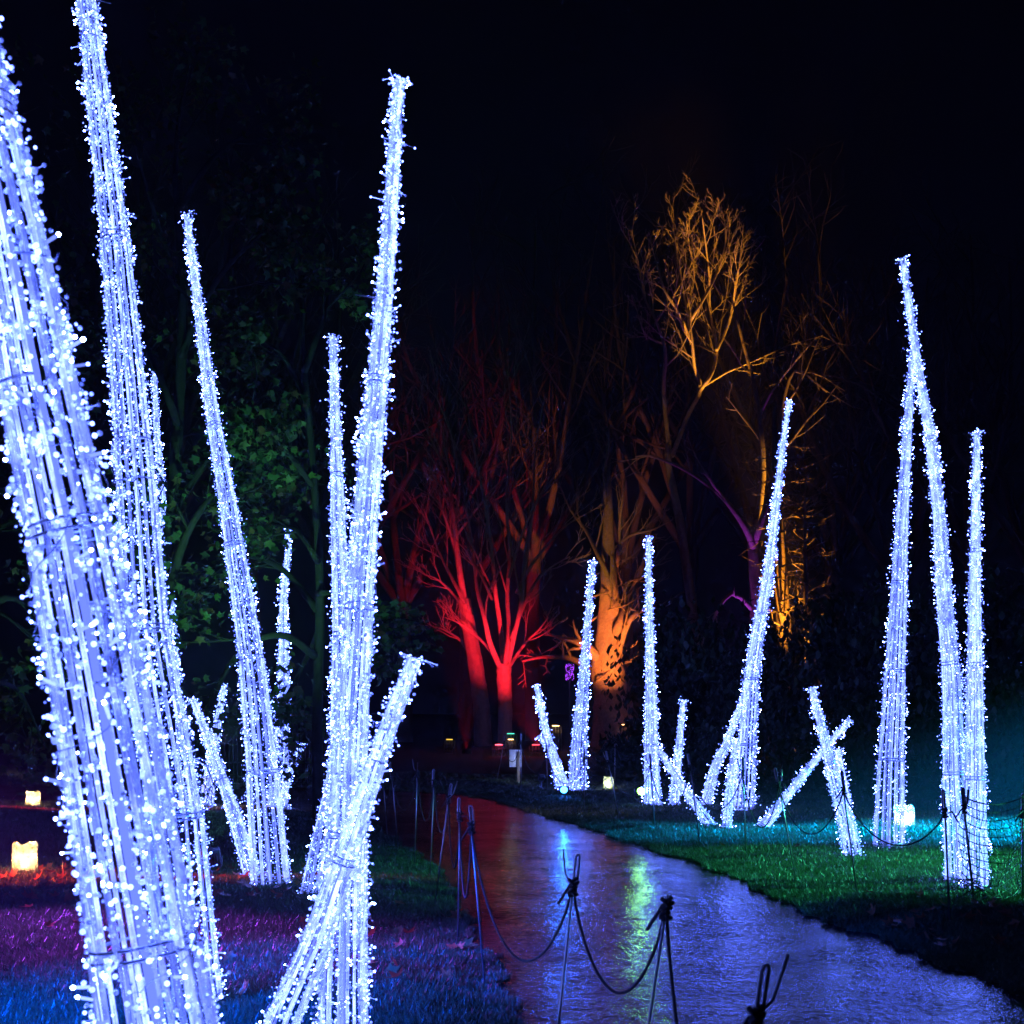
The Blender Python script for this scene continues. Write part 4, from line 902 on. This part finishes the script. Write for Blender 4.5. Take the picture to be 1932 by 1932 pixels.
# ------------------------------------------------------------------ fallen leaves
FL = PLV.copy(); FL[:, 2] = FL[:, 2] * -1.2 + 0.1
FLEAF = [mesh_np('fallen_leaf', FL * (1, 1, k), PLT, M['fallen']) for k in (0.6, 1.4)]
ZONES = [(lambda x, y: x < 200 and y < 1680, 'curled red brown leaf lying beside the crumpled bag lantern', 'leaves by the crumpled lantern'),
    (lambda x, y: x < 200, 'brown fallen leaf lying on the purple lit grass beyond the thick column', 'leaves on the purple grass'),
    (lambda x, y: x < 960 and y < 1580, 'orange fallen leaf on the grass at the feet of the far slim columns', 'leaves at the back of the lawn'),
    (lambda x, y: x < 660 and y < 1715, 'red fallen leaf curled up at the foot of the slim-tipped column', 'leaves at the foot of the slim-tipped column'),
    (lambda x, y: x < 660, 'red fallen leaf on the purple and blue grass between the two thick columns', 'leaves between the thick columns'),
    (lambda x, y: x < 960, 'dark red fallen leaf on the grass between the slanting stub and the rope', 'leaves beside the rope'),
    (lambda x, y: x < 1200, 'orange fallen leaf lying by the small tilted bag lantern', 'leaves by the small lantern'),
    (lambda x, y: x < 1660, 'brown fallen leaf on the green lit lawn beyond the path', 'leaves on the far lawn'),
    (lambda x, y: True, 'brown fallen leaf on the dark bank beside the netting', 'leaves beside the netting')]
def drop(x, y, s):
    g0 = G(x, y)
    if float(xl(g0.y)) < g0.x < float(xr(g0.y)): return
    o = link('fallen_leaf', FLEAF[random.randint(0, 1)], None, (g0.x, g0.y, lz(g0.x, g0.y) + 0.03)); o.scale = (s, s, s)
    o.rotation_euler = (random.gauss(0, .5), random.gauss(0, .5), random.random() * 6.28)
    for f, lab, gr in ZONES:
        if f(x, y): tag(o, lab, 'leaf', gr); break
LV_ = [(370, 1652), (385, 1662), (408, 1707), (380, 1640), (450, 1660), (465, 1668), (556, 1690), (520, 1695), (545, 1700), (580, 1695), (575, 1745), (600, 1740), (700, 1690), (755, 1720), (850, 1712), (868, 1800), (700, 1748), (415, 1835), (400, 1800), (430, 1840), (735, 1870), (752, 1885), (690, 1850), (465, 1895), (640, 1690), (30, 1690), (75, 1660), (100, 1662), (15, 1700), (110, 1690), (90, 1770), (130, 1705), (60, 1720), (20, 1740), (140, 1760), (165, 1660), (380, 1530), (400, 1532), (560, 1535), (430, 1545), (360, 1575), (600, 1560),
    (1045, 1500), (1140, 1497), (1165, 1500), (1180, 1499), (1410, 1538), (1420, 1540), (1360, 1600), (1503, 1610), (1690, 1640), (1740, 1720), (1760, 1745), (1850, 1760), (1880, 1790), (1900, 1760), (1920, 1770), (1870, 1740), (1700, 1720), (1640, 1715)]
LV_ += [(random.uniform(362, 650), random.uniform(1640, 1712)) for _ in range(42)] + [(random.uniform(0, 200), random.uniform(1650, 1705)) for _ in range(26)] + [(random.uniform(1640, 1932), random.uniform(1735, 1800)) for _ in range(24)] + [(random.uniform(660, 900), random.uniform(1680, 1880)) for _ in range(14)]
for x, y in LV_: drop(x + random.gauss(0, 2), y + random.gauss(0, 1), 0.055 + 0.035 * random.random())

# ------------------------------------------------------------------ damp night air
V, T = np.array([(x, y, z) for z in (-1.2, 34.0) for y in (-3.0, 95.0) for x in (-60.0, 60.0)]), np.array([(0,2,1),(1,2,3),(4,5,6),(5,7,6),(0,1,4),(1,5,4),(2,6,3),(3,6,7),(0,4,2),(2,4,6),(1,3,5),(3,7,5)])
hm = bpy.data.materials.new('haze'); hm.use_nodes = True; hn = hm.node_tree.nodes; hn.clear()
hv = hn.new('ShaderNodeVolumePrincipled'); hv.inputs['Color'].default_value = (0.8, 0.86, 1, 1); hv.inputs['Density'].default_value = 0.002; hv.inputs['Anisotropy'].default_value = 0.2
ho = hn.new('ShaderNodeOutputMaterial'); hm.node_tree.links.new(hv.outputs[0], ho.inputs['Volume'])
hz = link('haze', mesh_np('haze', V, T, hm)); hz['kind'] = 'stuff'; hz['label'] = 'thin damp haze glowing around the lights'
